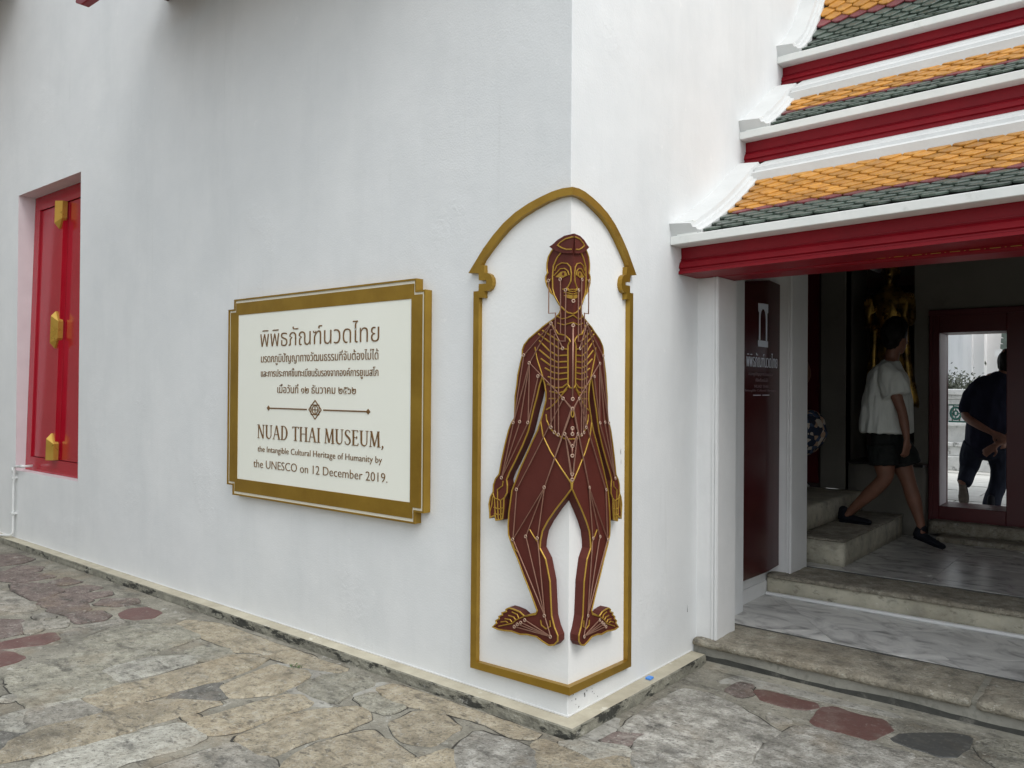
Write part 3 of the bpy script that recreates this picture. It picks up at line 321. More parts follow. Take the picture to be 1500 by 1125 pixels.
# ------------------------------------------------------------------ GROUND
g = mesh('ground', [(-60,-60,0),(60,-60,0),(60,60,0),(-60,60,0)], [(0,1,2,3)], M['mortar']); tag(g, kind='structure')
pave = empty('stone_pavement'); tag(pave, kind='structure')
KM = dict(tan='tan', green='green', grey='grey', red='patchred', pink='pink', mottle='mottle', dark='dark', light='light')
def chaikin(p, n=1):
    for _ in range(n):
        q = []
        for a,b in zip(p, p[1:]+p[:1]):
            q += [(a[0]*.93+b[0]*.07, a[1]*.93+b[1]*.07), (a[0]*.07+b[0]*.93, a[1]*.07+b[1]*.93)]
        p = q
    return p
def area(p): return .5*sum(a[0]*b[1]-b[0]*a[1] for a,b in zip(p, p[1:]+p[:1]))
CR = MB(); GROW = .02
def flag(poly, mat, seed, h=.009, name='paving_stone'):
    p = chaikin(poly)
    if area(p) < 0: p = p[::-1]
    # subdivide and roughen the outline
    q = []
    for a,b in zip(p, p[1:]+p[:1]):
        d = math.hypot(a[0]-b[0], a[1]-b[1]); n = min(6, max(1, int(d/.05)))
        for k in range(n): q.append((a[0]+(b[0]-a[0])*k/n, a[1]+(b[1]-a[1])*k/n))
    q = [(x+noise.noise(Vector((x*14,y*14,seed)))*.016+noise.noise(Vector((x*50,y*50,seed)))*.006, y+noise.noise(Vector((x*14,y*14,seed+9)))*.016+noise.noise(Vector((x*50,y*50,seed+9)))*.006) for x,y in q]
    n = len(q); grow = []
    for i,(x,y) in enumerate(q):
        ax,ay = q[i-1]; bx,by = q[(i+1)%n]; tx,ty = bx-ax,by-ay; L = math.hypot(tx,ty) or 1
        grow.append((x+ty/L*GROW, y-tx/L*GROW))
    q = grow
    CR.add([(x,y,.0016) for x,y in q], []); base = len(CR.v)-n
    wd = [max(0, .0028+.016*noise.noise(Vector((x*7,y*7,seed*1.7)))) for x,y in q]
    for i,(x,y) in enumerate(q):
        ax,ay = q[i-1]; bx,by = q[(i+1)%n]; tx,ty = bx-ax,by-ay; L = math.hypot(tx,ty) or 1
        CR.v.append((x+ty/L*wd[i], y-tx/L*wd[i], .0016))
    for i in range(n):
        j = (i+1)%n
        if wd[i]+wd[j] > 0 and h > .0045: CR.f.append((base+i,base+j,base+n+j,base+n+i)); CR.m.append(0)
    cx = sum(a[0] for a in q)/n; cy = sum(a[1] for a in q)/n
    def inset(d):
        out = []
        for i,(x,y) in enumerate(q):
            ax,ay = q[i-1]; bx,by = q[(i+1)%n]; tx,ty = bx-ax,by-ay; L = math.hypot(tx,ty) or 1
            out.append((x-ty/L*d, y+tx/L*d))
        return out
    i1, i2 = inset(.005), inset(.014)
    rs = random.Random(seed); tx, ty = rs.uniform(-.006,.006), rs.uniform(-.006,.006); hh = h*rs.uniform(.6,1.25)
    Z = lambda x,y,b: b+max(-.002, (x-cx)*tx+(y-cy)*ty)
    vs = [(x,y,-.004) for x,y in q]+[(x,y,Z(x,y,hh*.7)) for x,y in i1]+[(x,y,Z(x,y,hh)) for x,y in i2]
    fs = [(i,(i+1)%n,n+(i+1)%n,n+i) for i in range(n)]+[(n+i,n+(i+1)%n,2*n+(i+1)%n,2*n+i) for i in range(n)]+[tuple(range(2*n,3*n))]
    return mesh(name, vs, fs, mat, pave)
for i,(k,poly) in enumerate(STONES):
    if k == 'dark' and i > 50: m_ = M['patchdark']
    else: m_ = M[KM[k]]
    flag(poly, m_, i, h=.004 if k == 'red' or m_ is M['patchdark'] else .009)
for poly in SMEAR: flag(poly, M['smear'], 150+len(poly), h=.003, name='mortar_patch')
# filler stones where the photograph shows only small broken pieces or nothing at all
def inpoly(x,y,p):
    c = False
    for a,b in zip(p, p[1:]+p[:1]):
        if (a[1]>y)!=(b[1]>y) and x < (b[0]-a[0])*(y-a[1])/(b[1]-a[1])+a[0]: c = not c
    return c
rs = random.Random(5)
placed = [p for _,p in STONES]
def clash(poly):
    cx = sum(a[0] for a in poly)/len(poly); cy = sum(a[1] for a in poly)/len(poly)
    pts = poly+[(cx,cy)]+[((a[0]+b[0])/2,(a[1]+b[1])/2) for a,b in zip(poly, poly[1:]+poly[:1])]
    for q in placed:
        if abs(q[0][0]-cx)+abs(q[0][1]-cy) > 4: continue
        if any(inpoly(x,y,q) for x,y in pts) or any(inpoly(x,y,poly) for x,y in q): return True
    return False
cnt = 0
cells = sorted([(gx, gy) for gx in range(-46, 14) for gy in range(-20, 4)], key=lambda c: math.hypot(c[0]*.3-.2, c[1]*.26+1.6))
for gx, gy in cells:
    if 1:
        sx, sy = .30, .26
        x = gx*sx+(gy%2)*.14+rs.uniform(-.05,.05); y = gy*sy+rs.uniform(-.03,.03)
        if y > -.17-.1 and x < .2: continue
        if x > .1 and y > 1.0: continue
        if math.hypot(x-2.2, y+3.1) > 10.5: continue
        far = x < -2.6
        w_, h_ = (rs.uniform(.16,.27), rs.uniform(.10,.17)) if far else (rs.uniform(.18,.26), rs.uniform(.12,.19))
        n = rs.choice((5,6,7)); ph = rs.uniform(0,6)
        poly = [(x+w_/2*math.cos(ph+2*math.pi*k/n)*rs.uniform(.8,1.1)*1.1, y+h_/2*math.sin(ph+2*math.pi*k/n)*rs.uniform(.8,1.1)*1.1) for k in range(n)]
        small = [(x+(a-x)*.45, y+(b-y)*.45) for a,b in poly]
        if clash(poly):
            if clash(small) or rs.random() < .3: continue
            poly = small
        if cnt > 215: 
            continue
        kk = rs.choice(['pink','pink','grey','green','tan'] if far else ['tan','green','grey','light'])
        flag(poly, M[kk], 200+cnt, h=.006); placed.append(poly); cnt += 1

o = CR.build('dark_joint_cracks', M['crack'], pave); o['kind'] = 'stuff'

# ------------------------------------------------------------------ MUSEUM BUILDING
WX0, WX1, WZ0, WZ1 = -6.87, -5.395, .74, 3.53
bld = empty('museum_building'); tag(bld, 'white plastered museum building whose two walls meet in a sharp outer corner', 'building')
HT = 7.6
b = MB()
xs = [-14, WX0, WX1, -.012]; zs = [0, WZ0, WZ1, HT]
for i in range(3):
    for k in range(3):
        if i == 1 and k == 1: continue
        b.add([(xs[i],0,zs[k]),(xs[i+1],0,zs[k]),(xs[i+1],0,zs[k+1]),(xs[i],0,zs[k+1])], [(0,1,2,3)])
cv, cf = [], []; NZ = 190
for i in range(NZ+1):
    z = HT*i/NZ; o_ = .0045+noise.noise(Vector((z*5,1,0)))*.002+noise.noise(Vector((z*22,1,0)))*.0012
    if .15 < z < 2.6: o_ = .003
    cv += [(-.012,0,z),(-o_*.9,.0,z),(-o_*.25,o_*.25,z),(0,o_*.9,z),(0,.012,z)]
for i in range(NZ):
    for k in range(4): cf.append((i*5+k,i*5+k+1,(i+1)*5+k+1,(i+1)*5+k))
b.add(cv, cf)
b.add([(0,.012,0),(0,2.0,0),(0,2.0,HT),(0,.012,HT)], [(0,1,2,3)])
# the right-hand wall goes on above the porch roofs
b.add([(0,2.0,2.75),(0,6.5,2.75),(0,6.5,HT),(0,2.0,HT)], [(0,1,2,3)])
b.add([(-14,0,HT),(0,0,HT),(0,6.5,HT),(-14,6.5,HT)], [(0,1,2,3)])
b.add([(-14,.5,0),(-14,0,0),(-14,0,HT),(-14,.5,HT)], [(0,1,2,3)])
b.add([(-14,.5,0),(-1.9,.5,0),(-1.9,.5,HT),(-14,.5,HT)], [(0,1,2,3)])
b.build('wall', M['wall'], bld)
# window recess and shutters leaning back a little
b = MB(); D0, D1 = .088, .158
b.add([(WX0,0,WZ0),(WX0,0,WZ1),(WX0,D1+.1,WZ1),(WX0,D0+.1,WZ0)], [(0,1,2,3)])
b.add([(WX1,0,WZ0),(WX1,0,WZ1),(WX1,D1+.1,WZ1),(WX1,D0+.1,WZ0)], [(0,1,2,3)])
b.add([(WX0,0,WZ1),(WX1,0,WZ1),(WX1,D1+.1,WZ1),(WX0,D1+.1,WZ1)], [(0,1,2,3)])
b.add([(WX0,0,WZ0),(WX1,0,WZ0),(WX1,D0+.1,WZ0+.002),(WX0,D0+.1,WZ0+.002)], [(0,1,2,3)])
b.build('window_reveal', M['reveallit'], bld)
def sl_(x, z, d): return (x, D0+(D1-D0)*(z-WZ0)/(WZ1-WZ0)-d, z)
def panel(B, x0,x1,z0,z1,d0,d1, mi=0, bev=0):
    vs = [sl_(x0,z0,d0),sl_(x1,z0,d0),sl_(x1,z1,d0),sl_(x0,z1,d0), sl_(x0+bev,z0+bev,d1),sl_(x1-bev,z0+bev,d1),sl_(x1-bev,z1-bev,d1),sl_(x0+bev,z1-bev,d1)]
    B.add(vs, [(0,1,5,4),(1,2,6,5),(2,3,7,6),(3,0,4,7),(4,5,6,7),(0,3,2,1)], mi)
win = MB()
panel(win, WX0+.002,WX0+.13,WZ0+.002,WZ1-.002,-.05,.0); panel(win, WX1-.13,WX1-.002,WZ0+.002,WZ1-.002,-.05,.0)
panel(win, WX0+.13,WX1-.13,WZ1-.14,WZ1-.002,-.05,.0); panel(win, WX0+.13,WX1-.13,WZ0+.002,WZ0+.14,-.05,.0)
win = win.build('window', M['redsh'], bld); win['label'] = 'tall red shuttered window with three gold studs down its middle bar'
XM = (WX0+WX1)/2
for x0,x1 in ((WX0+.135,XM-.004),(XM+.004,WX1-.135)):
    B = MB(); panel(B, x0,x1,WZ0+.145,WZ1-.145,-.05,-.018); B.build('shutter', M['redsh'], win)
B = MB(); panel(B, XM-.055,XM+.055,WZ0+.145,WZ1-.145,-.017,.028,bev=.004); B.build('middle_bar', M['redsh'], win)
def stud(z0,z1,top,bot):
    w_ = .066; pts = []
    pts.append((XM, z1) if top else (XM-w_, z1))
    if not top: pts.append((XM+w_, z1))
    else: pts += [(XM+w_, z1-.10)]
    pts.append((XM+w_, z0+(.10 if bot else 0)))
    if bot: pts.append((XM, z0))
    pts.append((XM-w_, z0+(.10 if bot else 0)))
    if top: pts.append((XM-w_, z1-.10))
    n = len(pts); B = MB()
    zt, zb = z1-(.05 if top else .0), z0+(.05 if bot else 0)
    vs = [sl_(x,z,.0) for x,z in pts]+[sl_(x,z,.045) for x,z in pts]+[sl_(XM,zt,.088), sl_(XM,zb,.088)]
    fs = [(i,(i+1)%n,n+(i+1)%n,n+i) for i in range(n)]
    T, Bt = 2*n, 2*n+1
    for i in range(n):
        j = (i+1)%n; a, c = pts[i], pts[j]; mid = (a[1]+c[1])/2
        if abs(a[0]-c[0]) < .01: fs.append((n+i,n+j, T if a[1]<c[1] else Bt, Bt if a[1]<c[1] else T))
        else: fs.append((n+i,n+j, T if mid > (z0+z1)/2 else Bt))
    B.add(vs, fs); B.build('gold_stud', M['goldstud'], win)
stud(3.12,3.385,False,True); stud(1.96,2.32,True,True); stud(.885,1.14,True,False)
# plinth at the foot of both walls
PW, PH = .092, .058
def plinth():
    bm = bmesh.new(); path = []
    x = -12.
    while x < -.2: path.append(('L', x)); x += .06 if x > -5 else .3
    path.append(('C', 0)); y = .12
    while y < 1.26: path.append(('R', y)); y += .06
    path.append(('R', 1.26))
    rows = []
    for kind, t in path:
        if kind == 'L': base, n = Vector((t,0,0)), Vector((0,-1,0))
        elif kind == 'C': base, n = Vector((0,0,0)), Vector((1,-1,0))
        else: base, n = Vector((0,t,0)), Vector((1,0,0))
        nz = lambda s, a: noise.noise(Vector((base.x*6+s, base.y*6, s)))*a + noise.noise(Vector((base.x*25+s, base.y*25, s)))*a*.5
        P = [(-.01,PH+.002),(.0,PH),(PW*.94,PH-.002+nz(1,.002)),(PW+nz(2,.003),PH-.008+nz(3,.002)),(PW+nz(4,.005),.035),(PW+.004+nz(5,.006),.012),(PW+.004+nz(5,.006),-.01)]
        rows.append([bm.verts.new(base+n*a+Vector((0,0,z))) for a,z in P])
    for a,b_ in zip(rows, rows[1:]):
        for k in range(len(a)-1):
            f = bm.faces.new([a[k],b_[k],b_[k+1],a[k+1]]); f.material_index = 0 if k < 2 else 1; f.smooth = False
    bmesh.ops.recalc_face_normals(bm, faces=bm.faces)
    me = bpy.data.meshes.new('plinth'); bm.to_mesh(me); bm.free(); me.materials.append(M['plinthtop']); me.materials.append(M['plinth'])
    return newob('plinth', me, bld)
plinth()
# thin caulk line between wall and plinth
b = MB(); b.box(-12,.004,-.004,.0,PH+.001,PH+.008); b.box(0,.004,.0,1.26,PH+.001,PH+.008); b.build('caulk_line', M['white'], bld)
# eave of the main roof and its timber brackets, above the frame
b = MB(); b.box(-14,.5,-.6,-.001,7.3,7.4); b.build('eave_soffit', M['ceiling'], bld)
b = MB(); b.add([(-14,-.7,7.5),(.6,-.7,7.5),(.6,3.2,8.3),(-14,3.2,8.3),(-14,-.7,7.62),(.6,-.7,7.62),(.6,3.2,8.42),(-14,3.2,8.42)], [(0,1,2,3),(4,5,6,7),(0,1,5,4),(1,2,6,5),(2,3,7,6),(3,0,4,7)]); b.build('roof', M['tileo'], bld)
for i,(xa,za) in enumerate(((-3.98,4.39),(-9.3,4.39))):
    B = MB()
    prof = [(0,0),(.10,-.045),(.30,-.045),(.9,.09),(1.25,.30),(1.35,1.35),(1.2,1.35),(1.1,.42),(.8,.2),(.3,.08),(.04,.07)]
    B.prism([(xa+u, za+v) for u,v in prof], 'y', -.63, -.57); B.build('eave_bracket', M['red'], bld, bevel=.006)
    B = MB(); B.prism([(xa+u, za+v) for u,v in ((.22,-.02),(.35,-.03),(.85,.10),(.82,.16),(.3,.05))], 'y', -.637, -.63); B.build('bracket_gilding', M['goldfig'], bld)
for x0,x1,z0,yy in ((-3.85,-.55,4.60,-.95),(-10.4,-6.85,5.74,-1.7)):  # unseen hoods added to darken the top of the left wall
    box('shade_hood', x0,x1,yy,-.001,z0,z0+.12, M['ceiling'], bld)
    box('shade_hood_beam', x0,x1,yy-.06,yy,z0-.02,z0+.25, M['red'], bld)
# scattered scuffs and chips on the plaster near the corner
rs = random.Random(11)
for k in range(16):
    y = .03+rs.random()**1.3*.30; z = .075+rs.random()*.10; r = rs.uniform(.0015,.0035)
    mesh('paint_chip', [(.0015,y-r,z-r*1.6),(.0015,y+r,z-r),(.0015,y+r*.7,z+r*1.4),(.0015,y-r,z+r)], [(0,1,2,3)], M['mark'], bld)
for (y,z,h_,w_) in ((.449,1.265,.035,.003),(.452,1.215,.03,.0015)):
    mesh('scuff_mark', [(.0315 if False else .0045,y,z),(.0045,y+w_,z+h_*.2),(.0045,y+w_*.8,z+h_),(.0045,y-w_*.3,z+h_*.6)], [(0,1,2,3)], M['mark'], bld)
mesh('scuff_mark', [(.0015,1.20,.30),(.0015,1.206,.30),(.0015,1.204,.345)], [(0,1,2)], M['mark'], bld)

# drain pipe by the window
pp = empty('drain_pipe'); tag(pp, 'thin white plastic drain pipe running down the wall below the red window', 'pipe')
pts = bend([(-6.60,.06,.797),(-6.60,-.032,.797),(-6.80,-.032,.785),(-6.835,-.032,.60),(-6.835,-.032,.105),(-6.86,-.05,.085),(-7.05,-.10,.075),(-7.10,-.12,.0)], .03)
tube('pipe_run', pts, .012, M['pipe'], pp)
for z in (.66,.30): box('pipe_clip', -6.86,-6.81,-.055,-.001,z,z+.02, M['pipe'], pp)
tube('elbow', [(-6.835,-.032,.77),(-6.835,-.032,.72)], .016, M['pipe'], pp); tube('elbow', [(-6.60,-.02,.797),(-6.66,-.032,.795)], .016, M['pipe'], pp)

# ------------------------------------------------------------------ GOLD NICHE FRAME round the corner
KR = .862                                            # the right-hand leaf of frame and figure is a little narrower
def L3(s, z, d, t=0.):  return (t-s if s > 0 else d, -d, z)
KF = .888
def wrap(s, z, d, side, fold):
    """unfolded distance s from the corner edge -> world; d is the stand-off from the wall"""
    if side == 'L': return (d if s <= 1e-6 else fold-s, -d, z)
    s *= KF if fold < .04 else KR
    return (d, -d if s <= 1e-6 else s-fold, z)
def plate(B, poly, d0, d1, side, fold, mi=0):
    n = len(poly)
    a = [wrap(s,z,d0,side,fold) for s,z in poly]; c = [wrap(s,z,d1,side,fold) for s,z in poly]
    fs = [tuple(range(n,2*n)), tuple(range(n-1,-1,-1))]+[(i,(i+1)%n,n+(i+1)%n,n+i) for i in range(n) if not (poly[i][0] <= 1e-6 and poly[(i+1)%n][0] <= 1e-6)]
    if side == 'R': fs = [f[::-1] for f in fs]
    B.add(a+c, fs, mi)
nf = empty('niche_frame'); tag(nf, 'gold pointed-arch frame folded round the outer corner of the white wall', 'frame')
for side in 'LR':
    B = MB(); plate(B, NICHE_O+NICHE_I[::1], .0, .03, side, .03); B.build('frame_half', M['gold'], nf)
    B = MB(); ins = [(0,NICHE_I[0][1]-.004)]+[(s+.004 if s > 0 else 0, z) for s,z in NICHE_I[1:-1]]+[(0,NICHE_I[-1][1]+.004)]
    pts = [( (s if s > 0 else 0), z) for s,z in ins]
    n = len(pts)
    vs = [((-s+.03 if s > 0 else .003), -.003, z) if side == 'L' else (.003, (s*KF-.03 if s > 0 else -.003), z) for s,z in pts]
    B.add(vs, [tuple(range(n))]); B.build('back_panel', M['niche'], nf)

# ------------------------------------------------------------------ RELIEF FIGURE
fig = empty('relief_figure'); tag(fig, 'dark red relief figure with gold contours and meridian lines standing in the arched frame', 'sculpture')
T = .05
for side in 'LR':
    B = MB(); plate(B, BODY, .004, T, side, T); B.build('body_half', M['body'], fig)
    B = MB(); plate(B, CAP, T+.001, T+.012, side, T); B.build('cap', M['body'], fig)
def strip(pts, w_, d0, d1, side, name, mat, closed=False, inset=0.):
    P = [Vector((s,z)) for s,z in pts]; n = len(P); Lf, Rt = [], []
    # drop doubled points
    for i,p in enumerate(P):
        a = P[i-1] if (i > 0 or closed) else None; c = P[(i+1)%n] if (i < n-1 or closed) else None
        ts = []
        if a is not None and (p-a).length > 1e-6: ts.append((p-a).normalized())
        if c is not None and (c-p).length > 1e-6: ts.append((c-p).normalized())
        if not ts: ts = [Vector((1,0))]
        t = sum(ts, Vector((0,0))); t = t.normalized() if t.length > .3 else ts[0]
        nn = Vector((-t.y, t.x)); k = 1/max(.55, abs(nn.dot(Vector((-ts[0].y, ts[0].x)))))
        Lf.append(p+nn*(w_/2+inset)*k); Rt.append(p-nn*(w_/2-inset)*k)
    B = MB(); W = lambda q,d: wrap(max(q.x, 0), q.y, d, side, T)
    ch = w_*.22
    prof = []
    for l,r in zip(Lf,Rt):
        u = (r-l).normalized()*ch
        prof.append([W(l,d0),W(l,d1-.002),W(l+u,d1),W(r-u,d1),W(r,d1-.002),W(r,d0)])
    vs = [v for q in prof for v in q]; fs = []
    rng = range(n) if closed else range(n-1)
    for i in rng:
        j = (i+1)%n
        for k in range(5): fs.append((i*6+k, i*6+k+1, j*6+k+1, j*6+k))
    if not closed: fs += [tuple(range(6)), tuple(range((n-1)*6, n*6))]
    B.add(vs, fs); return B.build(name, mat, fig)
def ringmesh():
    bm = bmesh.new(); R0, r0 = .0068, .0027; a, c = 10, 6; rows = []
    for i in range(a):
        t = 2*math.pi*i/a
        rows.append([bm.verts.new(((R0+r0*math.cos(2*math.pi*k/c))*math.cos(t), (R0+r0*math.cos(2*math.pi*k/c))*math.sin(t), r0*math.sin(2*math.pi*k/c))) for k in range(c)])
    for i in range(a):
        for k in range(c): bm.faces.new([rows[i][k],rows[(i+1)%a][k],rows[(i+1)%a][(k+1)%c],rows[i][(k+1)%c]])
    me = bpy.data.meshes.new('acupressure_ring'); bm.to_mesh(me); bm.free(); me.materials.append(M['stud'])
    for p in me.polygons: p.use_smooth = True
    return me
RM = ringmesh()
def ring(s, z, side):
    o = newob('acupressure_ring', RM, fig); o.location = wrap(s,z,T+.011,side,T)
    if s <= 1e-6: o.rotation_euler = (R_(90),0,R_(45)); o.location = (T+.006,-T-.006,z)
    elif side == 'L': o.rotation_euler = (R_(90),0,0)
    else: o.rotation_euler = (0,R_(90),0); o.scale = (1,KR,1)
for side in 'LR':
    strip(BODY, .0072, T-.001, T+.005, side, 'gold_contour', M['goldfig'], closed=False, inset=-.0036)
    strip(CAPEYE, .006, T+.011, T+.016, side, 'cap_contour', M['goldfig'])
    for k,v in GOLD.items():
        nm = 'finger_line' if k.startswith(('finger','thumb')) else 'toe_line' if k.startswith('toe') else 'face_line' if k in ('cheek','brow','eyelid','ear','lip','lip2','moustache') else 'gold_line'
        wd = .0066 if k in ('sternum','clavicle','groin','belly','cheek') else .0052
        if nm in ('finger_line',): wd = .0055
        strip(v, wd, T-.001, T+.005, side, nm, M['goldfig'])
    for v in RIBS: strip(v, .0066, T-.001, T+.0055, side, 'rib', M['goldfig'])
    for v,nm in ((EYE,'eye'),(LIPS,'lower_lip')):
        B = MB(); plate(B, v, T, T+.004, side, T); B.build(nm, M['goldfig'], fig)
    c = [(IRIS[0]+.006*math.cos(k*math.pi/4), IRIS[1]+.008*math.sin(k*math.pi/4)) for k in range(8)]
    B = MB(); plate(B, c, T+.004, T+.007, side, T); B.build('iris', M['body'], fig)
    for v in MERID: strip(v, .0038, T+.006, T+.011, side, 'meridian_line', M['copper'])
    for s,z in NODES: ring(s,z,side)
for v in MERIDC:
    tube('meridian_line', [(T+.004,-T-.004,z) for s,z in v], .0035, M['copper'], fig, seg=6)
for s,z in CNODES: ring(0,z,'L')
tube('navel', [(T+.006+.006*math.sin(t)*.7,-T-.006+.006*math.sin(t)*.7+0, 1.487+.016*math.cos(t)) for t in [k*math.pi/6 for k in range(13)]], .0028, M['goldfig'], fig, seg=6)
for side in 'LR':    # ear bracket lines run outside the body on small stand-offs
    pass

# ------------------------------------------------------------------ WALL SIGN
sg = empty('museum_sign'); tag(sg, 'cream rectangular museum sign with stepped gold frame and brown Thai and English lettering', 'sign')
def stepped(x0,x1,z0,z1,n1,n2):
    return [(x0+n1,z0),(x1-n1,z0),(x1-n1,z0+n2),(x1,z0+n2),(x1,z1-n2),(x1-n1,z1-n2),(x1-n1,z1),(x0+n1,z1),(x0+n1,z1-n2),(x0,z1-n2),(x0,z0+n2),(x0+n1,z0+n2)]
SX0,SX1,SZ0,SZ1 = -2.861,-.921,.860,2.200
def ringplate(name, o, i, d0, d1, mat):
    B = MB(); n = len(o)
    vs = [(x,-d0,z) for x,z in o]+[(x,-d1,z) for x,z in o]+[(x,-d1,z) for x,z in i]+[(x,-d0,z) for x,z in i]
    fs = []
    for k in range(n):
        j = (k+1)%n; fs += [(k,j,n+j,n+k),(n+k,n+j,2*n+j,2*n+k),(2*n+k,2*n+j,3*n+j,3*n+k)]
    B.add(vs, fs); return B.build(name, mat, sg)
o1 = stepped(SX0,SX1,SZ0,SZ1,.070,.066)
def shrink(d, n1=.070, n2=.066): return stepped(SX0+d,SX1-d,SZ0+d,SZ1-d,n1,n2)
B = MB(); B.prism(shrink(.002), 'y', -.044, -.001); B.build('backing_board', M['creamlip'], sg)
ringplate('outer_moulding', o1, shrink(.010), .001, .052, M['gold'])
ringplate('inner_frame', shrink(.027,.066,.062), [(-2.739,.974),(-1.031,.974),(-1.031,.974),(-1.031,.974),(-1.031,2.091),(-1.031,2.091),(-1.031,2.091),(-2.739,2.091),(-2.739,2.091),(-2.739,2.091),(-2.739,.974),(-2.739,.974)], .043, .050, M['gold'])
box('sign_face', -2.741,-1.029,-.0465,-.043,.972,2.093, M['cream'], sg)
SF = -.0467                                          # plane of the face
_cache = {}
def text_mesh(body, offset=0., extrude=.004):
    c = bpy.data.curves.new('lettering', 'FONT'); c.body = body; c.size = 1; c.extrude = 0.02; c.offset = offset; c.resolution_u = 3; c.fill_mode = 'FRONT' if False else 'BOTH'
    o = bpy.data.objects.new('lettering', c); COL.objects.link(o)
    dg = bpy.context.evaluated_depsgraph_get(); me = bpy.data.meshes.new_from_object(o.evaluated_get(dg)); bpy.data.objects.remove(o); bpy.data.curves.remove(c)
    return me
def put_text(body, x0, x1, zbase, zs, parent, mat, plane='y', pos=SF, depth=.003, offset=0., name='letter'):
    """scale a line of lettering so that it runs x0..x1 with vertical size zs on a base line"""
    me = text_mesh(body, offset); xa = min(v.co.x for v in me.vertices); xb = max(v.co.x for v in me.vertices)
    za = min(v.co.z for v in me.vertices); zb = max(v.co.z for v in me.vertices)
    for v in me.vertices:
        u = x0+(v.co.x-xa)/(xb-xa)*(x1-x0); h = zbase+v.co.y*zs; d = (v.co.z-za)/(zb-za)*depth
        v.co = (u, pos-d, h) if plane == 'y' else (pos+d, u, h)
    me['plane'] = 0 if plane == 'y' else 1
    me.materials.clear(); me.materials.append(mat)
    return split_islands(name, me, parent)
def split_islands(name, me, parent):
    """every separate letter of a line becomes an object of its own"""
    n = len(me.vertices); par = list(range(n))
    def find(a):
        while par[a] != a: par[a] = par[par[a]]; a = par[a]
        return a
    for e in me.edges:
        a, b_ = find(e.vertices[0]), find(e.vertices[1])
        if a != b_: par[a] = b_
    grp = {}
    for p in me.polygons: grp.setdefault(find(p.vertices[0]), []).append(tuple(p.vertices))
    # pieces that overlap along the line (a letter and its marks) stay together
    lst = []
    for k, fs in grp.items():
        vs = {v for f in fs for v in f}; ax = 1 if me['plane'] == 1 else 0
        xs_ = [me.vertices[v].co[ax] for v in vs]; lst.append([min(xs_), max(xs_), fs])
    lst.sort(key=lambda q: q[0]); out = []
    for q in lst:
        if out and q[0] < out[-1][1]-(q[1]-q[0])*.35: out[-1][1] = max(out[-1][1], q[1]); out[-1][2] += q[2]
        else: out.append(q)
    last = None
    for a, c, fs in out:
        idx = {}; vv = []
        for f in fs:
            for v in f:
                if v not in idx: idx[v] = len(vv); vv.append(tuple(me.vertices[v].co))
        last = mesh(name, vv, [tuple(idx[v] for v in f) for f in fs], me.materials[0], parent)
    return last
put_text('พิพิธภัณฑ์นวดไทย', -2.476,-1.296,1.865,.158, sg, M['letter'], offset=-.012)
put_text('มรดกภูมิปัญญาทางวัฒนธรรมที่จับต้องไม่ได้', -2.466,-1.300,1.763,.074, sg, M['letter'], offset=-.006)
put_text('และการประกาศขึ้นทะเบียนรับรองจากองค์การยูเนสโก', -2.465,-1.300,1.669,.064, sg, M['letter'], offset=-.004)
put_text('เมื่อวันที่ ๑๒ ธันวาคม ๒๕๖๒', -2.278,-1.496,1.563,.070, sg, M['letter'], offset=-.006)
put_text('the Intangible Cultural Heritage of Humanity by', -2.496,-1.264,1.173,.056, sg, M['letter'], offset=-.012)
put_text('the UNESCO on 12 December 2019.', -2.543,-1.217,1.066,.078, sg, M['letter'], offset=-.014)
# rule with its knot ornament
def rod(x0,x1,z,h): box('rule', x0,x1,SF-.003,SF,z-h/2,z+h/2, M['letter'], sg)
ZR = 1.463
rod(-2.376,-1.965,ZR,.008); rod(-1.80,-1.385,ZR,.008)
for x in (-2.376,-1.385):
    B = MB(); B.prism([(x-.018,ZR),(x,ZR-.016),(x+.018,ZR),(x,ZR+.016)], 'y', SF-.004, SF); B.build('rule_end', M['letter'], sg)
def orn(pts, w_=.006, closed=True):
    n = len(pts); B = MB(); rng = range(n) if closed else range(n-1)
    for i in rng:
        a = Vector(pts[i]); c = Vector(pts[(i+1)%n]); t = (c-a).normalized(); q = Vector((-t.y,t.x))*w_/2
        B.prism([tuple(a-q),tuple(c-q),tuple(c+q),tuple(a+q)], 'y', SF-.003-.0002*i, SF)
    return B.build('ornament', M['letter'], sg)
XO = -1.882
orn([(XO-.062,ZR),(XO,ZR-.058),(XO+.062,ZR),(XO,ZR+.058)])
orn([(XO-.040,ZR-.030),(XO+.040,ZR-.030),(XO+.040,ZR+.030),(XO-.040,ZR+.030)], .005)
orn([(XO+.028*math.cos(t),ZR+.028*math.sin(t)) for t in [k*math.pi/5 for k in range(10)]], .005)
orn([(XO-.03,ZR),(XO+.03,ZR)], .005, False); orn([(XO,ZR-.03),(XO,ZR+.03)], .005, False)
